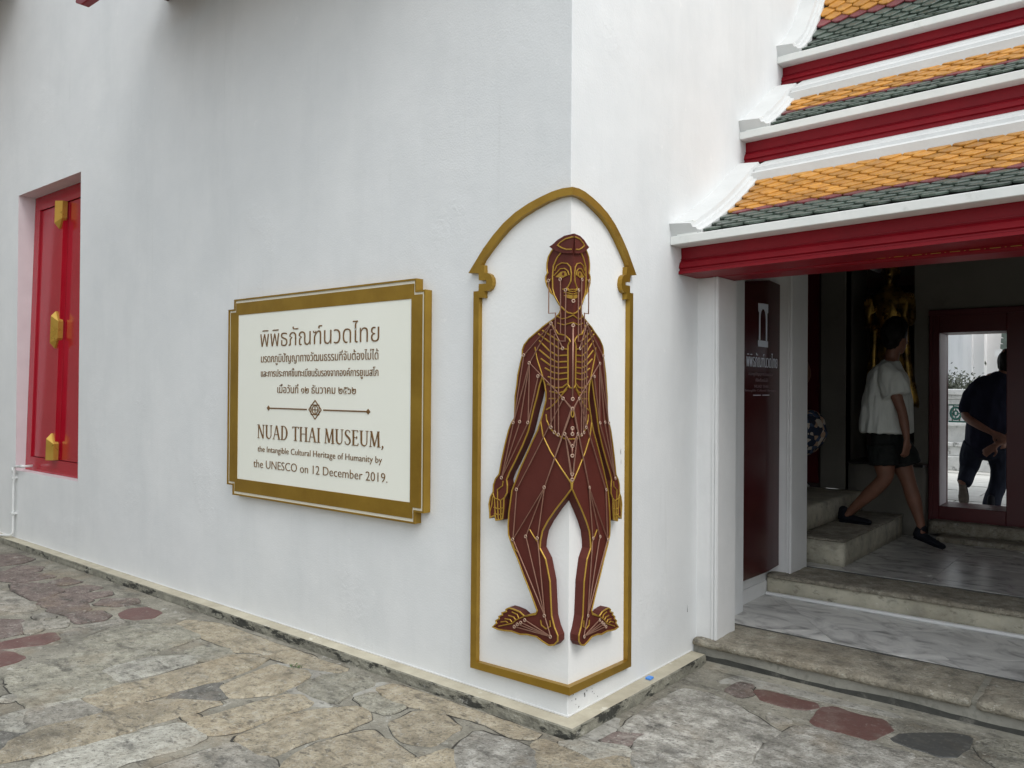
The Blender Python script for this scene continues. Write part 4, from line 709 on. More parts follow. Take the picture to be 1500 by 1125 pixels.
# hand-built high contrast roman capitals
def glyph(ch):
    """strokes: list of polygons in a cell of height 1; returns polys, advance"""
    TK, TN, SE = .115, .042, .05
    P = []
    def bar(x0,y0,x1,y1,w_):            # stroke with horizontal cut ends
        P.append([(x0-w_/2,y0),(x0+w_/2,y0),(x1+w_/2,y1),(x1-w_/2,y1)])
    def ser(x,y,w_=.20,up=True): P.append([(x-w_/2,y),(x+w_/2,y),(x+w_/2,y+(.035 if up else -.035)),(x-w_/2,y+(.035 if up else -.035))])
    def arc(pts, ws):
        n = len(pts)
        for i in range(n-1):
            a, c = Vector(pts[i]), Vector(pts[i+1]); 
            def nn(j):
                t = (Vector(pts[min(j+1,n-1)])-Vector(pts[max(j-1,0)])).normalized(); return Vector((-t.y,t.x))
            na, nc = nn(i)*ws[i]/2, nn(i+1)*ws[i+1]/2
            P.append([tuple(a-na),tuple(c-nc),tuple(c+nc),tuple(a+na)])
    if ch == 'N':
        bar(.10,0,.10,1,TN); bar(.12,1,.56,0,TK); bar(.58,0,.58,1,TN); ser(.10,0); ser(.07,1,.16,False); ser(.58,1,.20,False); return P, .72
    if ch == 'U':
        n = 14; pts, ws = [(.14,1),(.14,.35)], [TK,TK]
        for k in range(1,n): t = math.pi*k/n; pts.append((.355-.215*math.cos(t), .30-.27*math.sin(t))); ws.append(TK*(1-k/n)+TN*(k/n)*1.0 if k < n*.6 else TN)
        pts += [(.57,.35),(.57,1)]; ws += [TN,TN]; arc(pts, ws); ser(.14,1,.24,False); ser(.57,1,.20,False); return P, .70
    if ch == 'A':
        bar(.08,0,.33,1,TN); bar(.60,0,.35,1,TK); P.append([(.17,.33),(.50,.33),(.50,.375),(.18,.375)]); ser(.08,0,.19); ser(.60,0,.24); return P, .70
    if ch == 'D':
        bar(.14,0,.14,1,TK); pts, ws = [(.14,.98)], [TN]
        for k in range(13): t = math.pi/2-math.pi*k/12; pts.append((.26+.32*math.cos(t), .5+.48*math.sin(t))); ws.append(TN+(TK-TN)*math.cos(t)**1.5 if math.cos(t) > 0 else TN)
        pts.append((.14,.02)); ws.append(TN); arc(pts, ws); ser(.12,0,.2); ser(.12,1,.2,False); return P, .72
    if ch == 'T':
        bar(.31,0,.31,1,TK); P.append([(.03,.955),(.59,.955),(.59,1),(.03,1)]); P.append([(.03,.86),(.06,.86),(.08,.96),(.03,.96)]); P.append([(.56,.86),(.59,.86),(.59,.96),(.54,.96)]); ser(.31,0,.26); return P, .62
    if ch == 'H':
        bar(.13,0,.13,1,TK); bar(.59,0,.59,1,TK); P.append([(.13,.5),(.59,.5),(.59,.545),(.13,.545)])
        for x in (.13,.59): ser(x,0,.23); ser(x,1,.23,False)
        return P, .74
    if ch == 'I':
        bar(.15,0,.15,1,TK); ser(.15,0,.24); ser(.15,1,.24,False); return P, .31
    if ch == 'M':
        bar(.09,0,.15,1,TN); bar(.15,1,.39,.05,TK); bar(.40,.05,.64,1,TN); bar(.70,0,.66,1,TK); ser(.09,0,.18); ser(.70,0,.24); ser(.13,1,.14,False); ser(.67,1,.16,False); return P, .83
    if ch == 'S':
        pts = [(.46,.80),(.43,.90),(.34,.965),(.24,.97),(.14,.90),(.10,.78),(.14,.66),(.26,.56),(.38,.46),(.46,.34),(.47,.22),(.41,.09),(.29,.03),(.18,.04),(.10,.12),(.07,.24)]
        ws = [.03,.045,.045,.05,.07,.09,.11,.12,.12,.11,.09,.07,.05,.045,.045,.03]; arc(pts, ws); return P, .55
    if ch == 'E':
        bar(.14,0,.14,1,TK)
        for y,x in ((0,.50),(.5,.42),(.955,.48)): P.append([(.14,y),(x,y),(x,y+.045),(.14,y+.045)])
        P.append([(.46,0),(.50,0),(.53,.16),(.50,.16)]); P.append([(.44,1),(.48,1),(.50,.86),(.48,.86)]); P.append([(.39,.42),(.42,.42),(.42,.62),(.39,.62)]); ser(.12,0,.2); ser(.12,1,.2,False); return P, .57
    if ch == ',':
        arc([(.10,.10),(.13,.03),(.10,-.07),(.05,-.14)],[.09,.09,.05,.02]); return P, .2
    return [], .26
def serif_line(text, x0, x1, zb, h):
    adv = 0; cells = []
    for ch in text: P, a = glyph(ch); cells.append((P,adv,ch)); adv += a+.035
    s = (x1-x0)/adv; B = None
    for P, off_, ch in cells:
        if not P: continue
        B = MB()
        for i,p in enumerate(P): B.prism([(x0+(off_+x)*s, zb+y*h) for x,y in p], 'y', SF-.003-.00012*(i%9), SF)
        B.build('letter', M['letter'], sg)
serif_line('NUAD THAI MUSEUM,', -2.500,-1.245,1.262,.090)

# ------------------------------------------------------------------ ENTRANCE PORCH
por = empty('entrance_porch'); tag(por, 'open porch with white pilasters and a red lintel right of the corner', 'porch')
ZL, ZI = .135, .29
def pil(x0,x1,y0,y1,z0,z1, ribs=True):
    b = box('pilaster', x0,x1,y0,y1,z0,z1, M['white'], por, bevel=.004)
    if ribs:
        w_ = x1-max(x0,0)
        box('pilaster_bead', x1-.035,x1-.022,y0-.006,y0,z0+.001,z1, M['white'], b, bevel=.002)
        box('pilaster_bead', x1-.014,x1-.002,y0-.009,y0,z0+.001,z1, M['white'], b, bevel=.002)
pil(-.02,.132,1.32,1.575,ZL-.02,2.27)
pil(-.3,.082,2.645,2.97,ZI-.02,2.99)
# passage wall between the two pilasters
box('passage_wall', -.3,-.075,1.575,2.645,ZL-.02,2.56, M['white'], por)
box('passage_skirt', -.075,-.062,1.58,2.56,ZL,ZL+.10, M['white'], por, bevel=.003)
# lintel: front moulded band and flat soffit
b = MB(); 
prof = [(1.30,2.275),(1.30,2.40),(1.32,2.46),(1.56,2.46),(1.56,2.272),(1.33,2.268)]
b.prism(prof, 'x', .0, 3.3); b.build('lintel', M['red'], por, bevel=.003)
x = .16
while x < 3.2:
    box('gold_dash', x,x+.045,1.2965,1.2995,2.285,2.288, M['goldfig'], por); box('gold_dash', x+.062,x+.068,1.2965,1.2995,2.285,2.288, M['goldfig'], por); x += .085
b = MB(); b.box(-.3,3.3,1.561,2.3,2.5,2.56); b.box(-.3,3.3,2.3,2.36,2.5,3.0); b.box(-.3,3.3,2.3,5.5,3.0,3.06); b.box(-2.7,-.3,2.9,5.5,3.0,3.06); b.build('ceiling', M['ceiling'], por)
# far side wall of the porch (outside the frame) closes the passage
b = MB(); b.box(3.0,3.4,1.32,3.1,0,2.6); b.box(2.55,3.4,3.1,5.15,0,3.05); b.box(3.0,3.4,2.3,3.1,2.5,3.05); b.build('side_wall', M['white'], por)
b = MB(); b.box(3.2,9,.4,1.32,0,4.6); b.build('adjoining_wall', M['wall'], por)
# back wall with statue recess and doorway
YB = 5.1
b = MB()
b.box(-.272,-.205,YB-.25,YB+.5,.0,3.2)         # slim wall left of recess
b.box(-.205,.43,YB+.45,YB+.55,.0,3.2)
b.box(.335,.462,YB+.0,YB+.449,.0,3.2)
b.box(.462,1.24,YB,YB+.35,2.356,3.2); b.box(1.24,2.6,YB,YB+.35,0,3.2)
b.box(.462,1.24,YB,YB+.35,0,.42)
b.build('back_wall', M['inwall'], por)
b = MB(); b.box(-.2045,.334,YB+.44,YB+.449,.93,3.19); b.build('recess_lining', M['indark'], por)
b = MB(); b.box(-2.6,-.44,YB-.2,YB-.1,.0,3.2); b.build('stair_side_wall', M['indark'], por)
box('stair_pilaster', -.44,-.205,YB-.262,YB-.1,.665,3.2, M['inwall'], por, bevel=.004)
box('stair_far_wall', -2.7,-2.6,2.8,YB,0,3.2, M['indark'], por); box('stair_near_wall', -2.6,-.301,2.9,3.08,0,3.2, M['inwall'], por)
# half-open dark red inner leaf
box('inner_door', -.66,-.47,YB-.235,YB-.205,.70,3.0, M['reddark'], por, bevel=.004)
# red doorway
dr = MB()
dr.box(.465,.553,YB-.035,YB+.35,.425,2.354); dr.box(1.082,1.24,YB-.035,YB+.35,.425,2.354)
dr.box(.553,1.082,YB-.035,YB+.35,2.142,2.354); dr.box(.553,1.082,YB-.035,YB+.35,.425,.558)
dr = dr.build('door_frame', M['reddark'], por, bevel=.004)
box('lit_jamb_face', .553,.5535+.002,YB+.0,YB+.26,.56,2.14, M['reveallit'], dr)  # pale tint stands for light falling on the inner jamb
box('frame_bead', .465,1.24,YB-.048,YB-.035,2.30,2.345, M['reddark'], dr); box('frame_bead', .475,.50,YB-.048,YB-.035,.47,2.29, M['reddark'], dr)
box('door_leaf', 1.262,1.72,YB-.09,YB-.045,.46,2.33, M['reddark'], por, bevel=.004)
# statue pedestal
ped = rough_box('statue_pedestal', -.19,.46,4.86,YB+.44,ZI-.01,.915, M['inwall'], por, step=.12, amp=.004)
box('pedestal_top', -.195,.465,4.85,YB+.44,.915,.938, M['black'], por, bevel=.003)

# steps
st1 = empty('front_step'); tag(st1, 'low weathered stone step in front of the porch pilaster', 'step')
b = MB()
n = 44; rowt = []
for i in range(n+1):
    x = .0+3.0*i/n; dy = noise.noise(Vector((x*3,0,2)))*.006
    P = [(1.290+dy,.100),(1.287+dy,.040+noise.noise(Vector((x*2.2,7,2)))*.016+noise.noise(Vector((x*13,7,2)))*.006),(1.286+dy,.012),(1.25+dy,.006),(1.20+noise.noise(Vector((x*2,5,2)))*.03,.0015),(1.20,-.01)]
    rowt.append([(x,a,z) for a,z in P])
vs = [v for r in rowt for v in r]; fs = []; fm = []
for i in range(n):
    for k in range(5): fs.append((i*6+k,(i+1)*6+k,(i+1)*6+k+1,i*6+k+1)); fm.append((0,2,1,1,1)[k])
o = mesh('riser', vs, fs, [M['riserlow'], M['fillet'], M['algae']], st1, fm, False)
rough_box('tread_stone', -.001,1.452,1.262,1.715,.088,ZL, M['step'], st1, step=.035, amp=.006, seed=1, rnd=.018)
rough_box('tread_stone', 1.475,3.0,1.262,1.715,.086,ZL-.002, M['step'], st1, step=.035, amp=.006, seed=2, rnd=.018)
box('mortar_joint', 1.44,1.49,1.29,1.71,.09,ZL-.012, M['fillet'], st1)
box('cement_bed', 0,3.0,1.306,2.6,0,.122, M['fillet'], st1)
def clip(poly, x0,x1,y0,y1):
    def cut(p, f, g_):
        out = []
        for a,c in zip(p, p[1:]+p[:1]):
            fa, fc = f(a), f(c)
            if fa >= 0: out.append(a)
            if (fa >= 0) != (fc >= 0): t = fa/(fa-fc); out.append((a[0]+(c[0]-a[0])*t, a[1]+(c[1]-a[1])*t))
        return out
    for f in (lambda p: p[0]-x0, lambda p: x1-p[0], lambda p: p[1]-y0, lambda p: y1-p[1]):
        poly = cut(poly, f, None)
        if len(poly) < 3: return None
    return poly
def marble_floor(name, x0,x1,y0,y1,z,size,mat,ang=45,seed=0):
    fl = empty(name); tag(fl, kind='structure')
    box('joint_bed', x0,x1,y0,y1,z-.03,z-.003, M['joint'], fl)
    ca, sa = math.cos(R_(ang)), math.sin(R_(ang)); N = 14
    for i in range(-N,N):
        for j in range(-N,N):
            g_ = .0015; c = [(i*size+g_,j*size+g_),((i+1)*size-g_,j*size+g_),((i+1)*size-g_,(j+1)*size-g_),(i*size+g_,(j+1)*size-g_)]
            w_ = [(x0+.6+u*ca-v*sa, y0+.2+u*sa+v*ca) for u,v in c]
            p = clip(w_, x0,x1,y0,y1)
            if not p or abs(area(p)) < .002: continue
            B = MB(); B.prism(p, 'z', z-.003, z+noise.noise(Vector((i*3.1,j*2.7,seed)))*.0008); B.build('marble_slab', mat, fl)
    return fl
marble_floor('porch_floor', -.074,3.0,1.722,2.555,ZL,.52,M['marble'],ang=38)
box('threshold_strip', -.06,3.0,2.515,2.555,ZL+.001,ZL+.022, M['white'], por, bevel=.006)
st2 = empty('second_step'); tag(st2, 'second step of stained cream plaster and worn stone between the two marble floors', 'step')
box('riser', -.062,3.0,2.568,2.66,ZL-.02,.252, M['riser'], st2)
rough_box('tread_stone', -.065,1.62,2.548,2.965,.250,ZI-.004, M['step'], st2, step=.035, amp=.006, seed=3, rnd=.014)
rough_box('tread_stone', 1.63,3.0,2.548,2.965,.252,ZI-.002, M['step'], st2, step=.035, amp=.006, seed=4, rnd=.014)
box('fill', -.06,3.0,2.66,5.4,0,ZI-.035, M['fillet'], st2)
marble_floor('hall_floor', -.3,2.6,2.972,5.12,ZI,.60,M['marblein'],ang=0,seed=4)
# side stairs to the left
sst = empty('side_stair'); tag(sst, 'stone side stair inside the porch that the man in white steps off', 'stairs')
rough_box('stair_block', -2.4,.312,3.10,4.80,ZI-.01,.476, M['riser'], sst, step=.06, amp=.005, seed=6, rnd=.014)
rough_box('stair_block', -2.4,-.045,3.085,4.83,.47,.668, M['riser'], sst, step=.06, amp=.005, seed=7, rnd=.014)
rough_box('tread_slab', -.05,.318,3.092,4.808,.470,.487, M['step'], sst, step=.05, amp=.003, seed=8, rnd=.006)
# two low steps up to the doorway
dst = empty('doorway_step'); tag(dst, 'pair of low grey stone steps under the red doorway', 'step')
rough_box('step_block', .60,2.5,4.70,5.05,ZI-.01,.333, M['step'], dst, step=.05, amp=.004, seed=9, rnd=.008)
rough_box('step_block', .50,2.5,4.92,5.10,.325,.436, M['step'], dst, step=.05, amp=.004, seed=10, rnd=.008)

# red signboard standing against the passage wall
rb = empty('entrance_signboard'); tag(rb, 'tall dark red signboard with white arch logo beside the porch entrance', 'sign')
B = MB()
pl = [(-.07,1.70),(-.005,1.70),(-.005,2.435),(-.005,2.64),(-.07,2.64)]
zt = [2.29,2.29,2.385,2.372,2.372]; zb = [.335,.335,.322,.335,.335]
n = 5; B.add([(x,y,z) for (x,y),z in zip(pl,zb)]+[(x,y,z) for (x,y),z in zip(pl,zt)], [tuple(range(n)),tuple(range(2*n-1,n-1,-1))]+[(i,(i+1)%n,n+(i+1)%n,n+i) for i in range(n)])
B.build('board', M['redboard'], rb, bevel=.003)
FX = -.0045
def fpoly(name, pts, mat, d=.002):
    B = MB(); B.prism(pts, 'x', FX, FX+d); return B.build(name, mat, rb)
yc = 2.325
arch_o = [(yc-.085,1.905),(yc-.085,1.955),(yc-.07,1.955),(yc-.07,2.13),(yc-.085,2.15),(yc-.085,2.195),(yc-.07,2.205),(yc+.07,2.212),(yc+.085,2.20),(yc+.085,2.155),(yc+.07,2.135),(yc+.07,1.96),(yc+.085,1.96),(yc+.085,1.905)]
a_in = [(yc+.05,1.955),(yc+.05,2.10)]+[(yc+.05*math.cos(t), 2.10+.07*math.sin(t)) for t in [k*math.pi/8 for k in range(1,8)]]+[(yc-.05,2.10),(yc-.05,1.955)]
# ring as two halves around the opening
fpoly('logo', [(yc-.085,1.905),(yc+.085,1.905),(yc+.085,1.948),(yc-.085,1.948)], M['print'])
fpoly('logo', [(yc-.07,1.95),(yc-.05,1.95),(yc-.05,2.10)]+[(yc-.05*math.cos(t), 2.10+.07*math.sin(t)) for t in [k*math.pi/8 for k in range(1,5)]]+[(yc,2.207),(yc-.085,2.203),(yc-.085,2.15),(yc-.07,2.14)], M['print'])
fpoly('logo', [(yc+.07,1.95),(yc+.05,1.95),(yc+.05,2.10)]+[(yc+.05*math.cos(t), 2.10+.07*math.sin(t)) for t in [k*math.pi/8 for k in range(1,5)]]+[(yc+.0,2.207),(yc+.085,2.208),(yc+.085,2.15),(yc+.07,2.14)], M['print'], .0022)
put_text('พิพิธภัณฑ์นวดไทย', 2.045,2.585,1.762,.125, rb, M['print'], plane='x', pos=FX, depth=.002, offset=-.012)
for (t_,a,c,z,s_) in (('มรดกภูมิปัญญาทางวัฒนธรรม',2.08,2.50,1.705,.03),('ที่จับต้องไม่ได้',2.20,2.42,1.662,.03),('NUAD THAI',2.18,2.42,1.62,.03),('Intangible Cultural Heritage',2.03,2.56,1.595,.022)):
    put_text(t_, a, c, z, s_, rb, M['printdim'], plane='x', pos=FX, depth=.0015)
for a,c in ((2.16,2.29),(2.32,2.44)):
    B = MB(); B.prism([(a,1.5665),(c,1.5665),(c,1.5715),(a,1.5715)], 'x', FX, FX+.0015); B.build('rule', M['print'], rb)

# ------------------------------------------------------------------ TIERED ROOFS
def tile_mesh(name, mat, w_=.124, L=.135):
    """flat glazed tile with a pointed, chamfered nose; origin at the nose, lies in local x (across) / y (up-slope)"""
    h = w_/2-.0032; pts = [(-.014,0),(.014,0),(h,.044),(h,L),(-h,L),(-h,.044)]; t = .013; n = len(pts)
    ins = [(a*.86, .006+b_*.965) for a,b_ in pts]
    vs = [(a,b_,0) for a,b_ in pts]+[(a,b_,t*.7) for a,b_ in pts]+[(a,b_,t) for a,b_ in ins]
    fs = [tuple(range(n-1,-1,-1)), tuple(range(2*n,3*n))]+[(i,(i+1)%n,n+(i+1)%n,n+i) for i in range(n)]+[(n+i,n+(i+1)%n,2*n+(i+1)%n,2*n+i) for i in range(n)]
    me = bpy.data.meshes.new(name); me.from_pydata(vs, [], fs); me.materials.append(mat); return me
TM = {k: tile_mesh('roof_tile', M['tile'+k]) for k in 'org'}
TROWS = 13
def roof_tier(label, ye, ze, tiltz, w_, prof, fas_y, fas_z0, fas_z1, rows, xe=3.1, nxt=None):
    """ye,ze: front bottom of the white eave board at the wall; prof: three (y,z) points of the tile surface"""
    r = empty('porch_roof'); tag(r, label, 'roof', 'stacked tiled roofs over the porch')
    tz = lambda x: tiltz*x
    def slab(name, pts, x0, x1, mat, bev=0, off=0):
        B = MB(); n = len(pts)
        B.add([(x0,y,z+tz(x0)) for y,z in pts]+[(x1,y,z+tz(x1)) for y,z in pts], [tuple(range(n)),tuple(range(2*n-1,n-1,-1))]+[(i,(i+1)%n,n+(i+1)%n,n+i) for i in range(n)])
        return B.build(name, mat, r, bevel=bev)
    eh = .047
    slab('eave_board', [(ye,ze),(ye,ze+eh),(ye+.05,ze+eh+.004),(ye+.13,ze+.035),(ye+.13,ze)], .0, xe, M['whitedirty'], .003)
    # red moulded fascia
    H = fas_z1-fas_z0; y = fas_y
    slab('fascia', [(y+.0,fas_z1),(y+.004,fas_z0+H*.56),(y-.005,fas_z0+H*.545),(y-.005,fas_z0+H*.525),(y+.0,fas_z0+H*.515),(y+.0,fas_z0+H*.50),(y-.018,fas_z0+H*.40),(y-.028,fas_z0+H*.22),(y-.018,fas_z0+H*.18),(y-.018,fas_z0+H*.13),(y-.030,fas_z0+H*.10),(y-.030,fas_z0),(y+.20,fas_z0),(y+.20,fas_z1)], .001, xe, M['red'])
    (y0,z0),(y1,z1),(y2,z2) = prof
    def surf(t):                       # quadratic through the three points, t in 0..1 by y
        y = y0+(y2-y0)*t
        z = z0*(y-y1)*(y-y2)/((y0-y1)*(y0-y2))+z1*(y-y0)*(y-y2)/((y1-y0)*(y1-y2))+z2*(y-y0)*(y-y1)/((y2-y0)*(y2-y1))
        return y, z
    S = [surf(k/40) for k in range(41)]; acc = [0]
    for a,c in zip(S, S[1:]): acc.append(acc[-1]+math.hypot(c[0]-a[0], c[1]-a[1]))
    def at(s):
        for i in range(40):
            if acc[i+1] >= s or i == 39:
                t = (s-acc[i])/(acc[i+1]-acc[i]); a, c = S[i], S[i+1]
                return (a[0]+(c[0]-a[0])*t, a[1]+(c[1]-a[1])*t), math.atan2(c[1]-a[1], c[0]-a[0])
    B = MB(); n = 12; pts = [at(acc[-1]*k/n)[0] for k in range(n+1)]
    for a,c in zip(pts, pts[1:]): B.add([(0,a[0],a[1]-.012),(xe,a[0],a[1]-.012+tz(xe)),(xe,c[0],c[1]-.012+tz(xe)),(0,c[0],c[1]-.012)], [(0,1,2,3)])
    B.build('roof_deck', M['under'], r)
    nr = rows; ex = acc[-1]/nr; p = .124; nx = 300//nr; stuffB = {k: MB() for k in 'org'}; cnt = 0
    for i in range(nr-1):
        (yy,zz), ang = at(i*ex+.004)
        frac = i/nr
        k = 'g' if i < ngreen[label] else ('r' if i < ngreen[label]+1 else 'o')
        j = 0
        while True:
            x = w_+.035+p*j+(p/2 if i%2 else 0)
            if x > xe-.06: break
            tilt = ang-R_(7.5)
            if x < 1.9 and cnt < 300:
                o = newob('roof_tile', TM[k], r); o.location = (x, yy, zz+.004+tz(x)+rs2.uniform(-.0015,.002)); o.rotation_euler = (tilt+rs2.uniform(-.012,.02), rs2.uniform(-.015,.015), rs2.uniform(-.025,.025)); cnt += 1
            else:
                ca, sa = math.cos(tilt), math.sin(tilt)
                me = TM[k]; stuffB[k].add([(x+v.co.x, yy+v.co.y*ca-v.co.z*sa, zz+.004+tz(x)+v.co.y*sa+v.co.z*ca) for v in me.vertices], [tuple(q.vertices) for q in me.polygons])
            j += 1
    for k in 'org':
        if stuffB[k].v: o = stuffB[k].build('far_tiles', M['tile'+k], r); o['kind'] = 'stuff'
    # white raised strip on the wall, following the slope, with its stepped foot
    n = 16; B = MB(); rows_ = []
    for k in range(n+1):
        (a,b_), ang = at(acc[-1]*(k/n)); nx_, nz_ = -math.sin(ang), math.cos(ang)
        prof_ = [(0,.075),(w_*.70,.062),(w_*.74,.040),(w_*.84,.036),(w_*.88,.022),(w_,.018),(w_,-.012),(0,-.012)]
        ext = .0
        rows_.append([(x, a+nx_*h+ext, b_+nz_*h) for x,h in prof_])
    ya, za = at(acc[-1])[0]; dy = .17; 
    rows_.append([(x, y_+(nxt[0]-ya)*.85, z_+(nxt[1]-za)*.60) for x,y_,z_ in rows_[-1]])
    N_ = 8; vs = [v for q in rows_ for v in q]; fs = []
    for i in range(len(rows_)-1):
        for k in range(N_): fs.append((i*N_+k, i*N_+(k+1)%N_, (i+1)*N_+(k+1)%N_, (i+1)*N_+k))
    fs += [tuple(range(N_)), tuple(range(len(rows_)*N_-1, (len(rows_)-1)*N_-1, -1))]
    B.add(vs, fs); B.build('verge_strip', M['verge'], r)
    box('verge_foot', .035,w_*.86,ye+.012,ye+.09,ze+eh+.002,ze+eh+.043, M['whitedirty'], r, bevel=.003)
    box('verge_foot', .035,w_*.72,ye+.022,ye+.12,ze+eh+.044,ze+eh+.085, M['plinthtop'] if False else M['whitedirty'], r, bevel=.003)
    # flashing along the top of the tiles
    slab('flashing', [(ya-.045,za-.035),(ya-.045,za+.028),(ya-.03,za+.034),(ya+.006,za+.052),(ya+.010,za+.075),(ya+.03,za+.083),((ya+nxt[0])/2,(za+.055+nxt[1])/2),((ya+nxt[0])/2+.004,(za+.055+nxt[1])/2+.012),nxt,(nxt[0],za-.02)], w_*.8, xe, M['verge'])
    return r
rs2 = random.Random(3); ngreen = {}
LA = 'lowest of three orange and green tiled porch roofs, just above the red lintel'
LB = 'middle one of the three stacked tiled porch roofs, between the other two'
LC_ = 'topmost of the three tiled porch roofs, cut by the upper photo edge'
ngreen[LA], ngreen[LB], ngreen[LC_] = 5, 4, 6
roof_tier(LA, .97, 2.419, .020, .185, ((.985,2.470),(1.322,2.634),(1.791,2.936)), 1.10, 2.266, 2.43, 16, nxt=(1.965,3.088))
roof_tier(LB, 1.906, 3.247, .015, .196, ((1.92,3.300),(2.136,3.428),(2.392,3.614)), 2.0, 3.093, 3.26, 11, nxt=(2.62,3.810))
roof_tier(LC_, 2.548, 3.952, .000, .164, ((2.56,4.006),(2.874,4.264),(3.30,4.98)), 2.65, 3.815, 3.965, 18, nxt=(3.40,5.1))
# wall carrying the upper roofs
cw = MB(); cw.box(.0,3.1,1.84,1.98,2.57,2.93); cw.box(0,3.1,2.42,2.64,3.07,3.60); cw.box(0,3.1,3.33,3.6,3.5,5.4); cw.box(3.0,3.1,1.2,1.98,2.45,2.6); cw.build('roof_support_wall', M['white'], por)

# ------------------------------------------------------------------ small things
t = MB(); t.box(.026,.058,.672,.712,PH,PH+.012); t = t.build('blue_cap', M['blue'], bevel=.003); tag(t, 'small bright blue scrap lying on the plinth right of the corner', 'litter')
wd = empty('weed'); tag(wd, 'tiny green weed growing in a pavement joint below the sign', 'plant')
rs3 = random.Random(8); cx, cy = WEED
B = MB()
for k in range(26):
    a = rs3.uniform(0,6.28); r_ = rs3.uniform(.002,.035); x, y = cx+r_*math.cos(a)*1.6, cy+r_*math.sin(a); l = rs3.uniform(.008,.018); d = rs3.uniform(0,6.28)
    B.add([(x,y,.002),(x+l*.5*math.cos(d+.5),y+l*.5*math.sin(d+.5),l*.8),(x+l*math.cos(d),y+l*math.sin(d),l*.9),(x+l*.5*math.cos(d-.5),y+l*.5*math.sin(d-.5),l*.7)], [(0,1,2,3)])
B.build('leaves', M['weed'], wd)

# ------------------------------------------------------------------ PEOPLE AND STATUE
def loft(bm, chain, side=(0,1,0), seg=14, flat=None):
    """chain: (x,y,z, a, b): a = radius along the side vector, b = radius across it; rounded ends"""
    P = [Vector(c[:3]) for c in chain]; n = len(P); S = Vector(side)
    rows = []
    def ringpts(c, t, a, b_):
        s = (S - t*S.dot(t)); s = s.normalized() if s.length > 1e-3 else t.orthogonal().normalized(); q = t.cross(s)
        return [c+s*a*math.cos(2*math.pi*k/seg)+q*b_*math.sin(2*math.pi*k/seg) for k in range(seg)]
    T_ = [(P[min(i+1,n-1)]-P[max(i-1,0)]).normalized() for i in range(n)]
    a0, b0 = chain[0][3], chain[0][4]; a1, b1 = chain[-1][3], chain[-1][4]
    if flat is None:
        for th in (75,50,25): rows.append(ringpts(P[0]-T_[0]*min(a0,b0)*math.sin(R_(th)), T_[0], a0*math.cos(R_(th)), b0*math.cos(R_(th))))
    for i in range(n): rows.append(ringpts(P[i], T_[i], chain[i][3], chain[i][4]))
    if flat is None:
        for th in (25,50,75): rows.append(ringpts(P[-1]+T_[-1]*min(a1,b1)*math.sin(R_(th)), T_[-1], a1*math.cos(R_(th)), b1*math.cos(R_(th))))
    V_ = [[bm.verts.new(p) for p in r] for r in rows]
    for a,c in zip(V_, V_[1:]):
        for k in range(seg): bm.faces.new([a[k],a[(k+1)%seg],c[(k+1)%seg],c[k]])
    bm.faces.new(V_[0][::-1]); bm.faces.new(V_[-1])
def smoothchain(ch, n=3):
    """Catmull-Rom resampling so that limbs bend softly"""
    out = []
    for i in range(len(ch)-1):
        p0, p1, p2, p3 = ch[max(i-1,0)], ch[i], ch[i+1], ch[min(i+2,len(ch)-1)]
        for k in range(n):
            t = k/n; out.append(tuple(.5*((2*b_)+(-a+c)*t+(2*a-5*b_+4*c-d)*t*t+(-a+3*b_-3*c+d)*t**3) for a,b_,c,d in zip(p0,p1,p2,p3)))
    return out+[ch[-1]]
def blob(name, chains, mat, parent, voxel=.008, smooth=6, wrinkle=0., wscale=12, seed=0, cut=None):
    bm = bmesh.new()
    for c in chains:
        opts = {}
        if isinstance(c, dict): opts = {k:v for k,v in c.items() if k != 'c'}; c = c['c']
        loft(bm, smoothchain(c) if len(c) > 2 else c, **opts)
    me = bpy.data.meshes.new(name); bm.to_mesh(me); bm.free()
    o = newob(name, me, None)
    md = o.modifiers.new('r','REMESH'); md.mode = 'VOXEL'; md.voxel_size = voxel
    ms = o.modifiers.new('s','SMOOTH'); ms.iterations = smooth; ms.factor = .5
    dg = bpy.context.evaluated_depsgraph_get(); m2 = bpy.data.meshes.new_from_object(o.evaluated_get(dg))
    bpy.data.objects.remove(o)
    if wrinkle:
        m2.update(); ns = [v.normal.copy() for v in m2.vertices]
        for v, nn in zip(m2.vertices, ns):
            q = v.co*wscale; q.z *= .35
            v.co += nn*(noise.noise(q+Vector((seed,0,0)))*wrinkle+noise.noise(q*2.3+Vector((seed,4,0)))*wrinkle*.5)
    m2.materials.clear(); m2.materials.append(mat); m2.name = name
    for p in m2.polygons: p.use_smooth = True
    return newob(name, m2, parent)
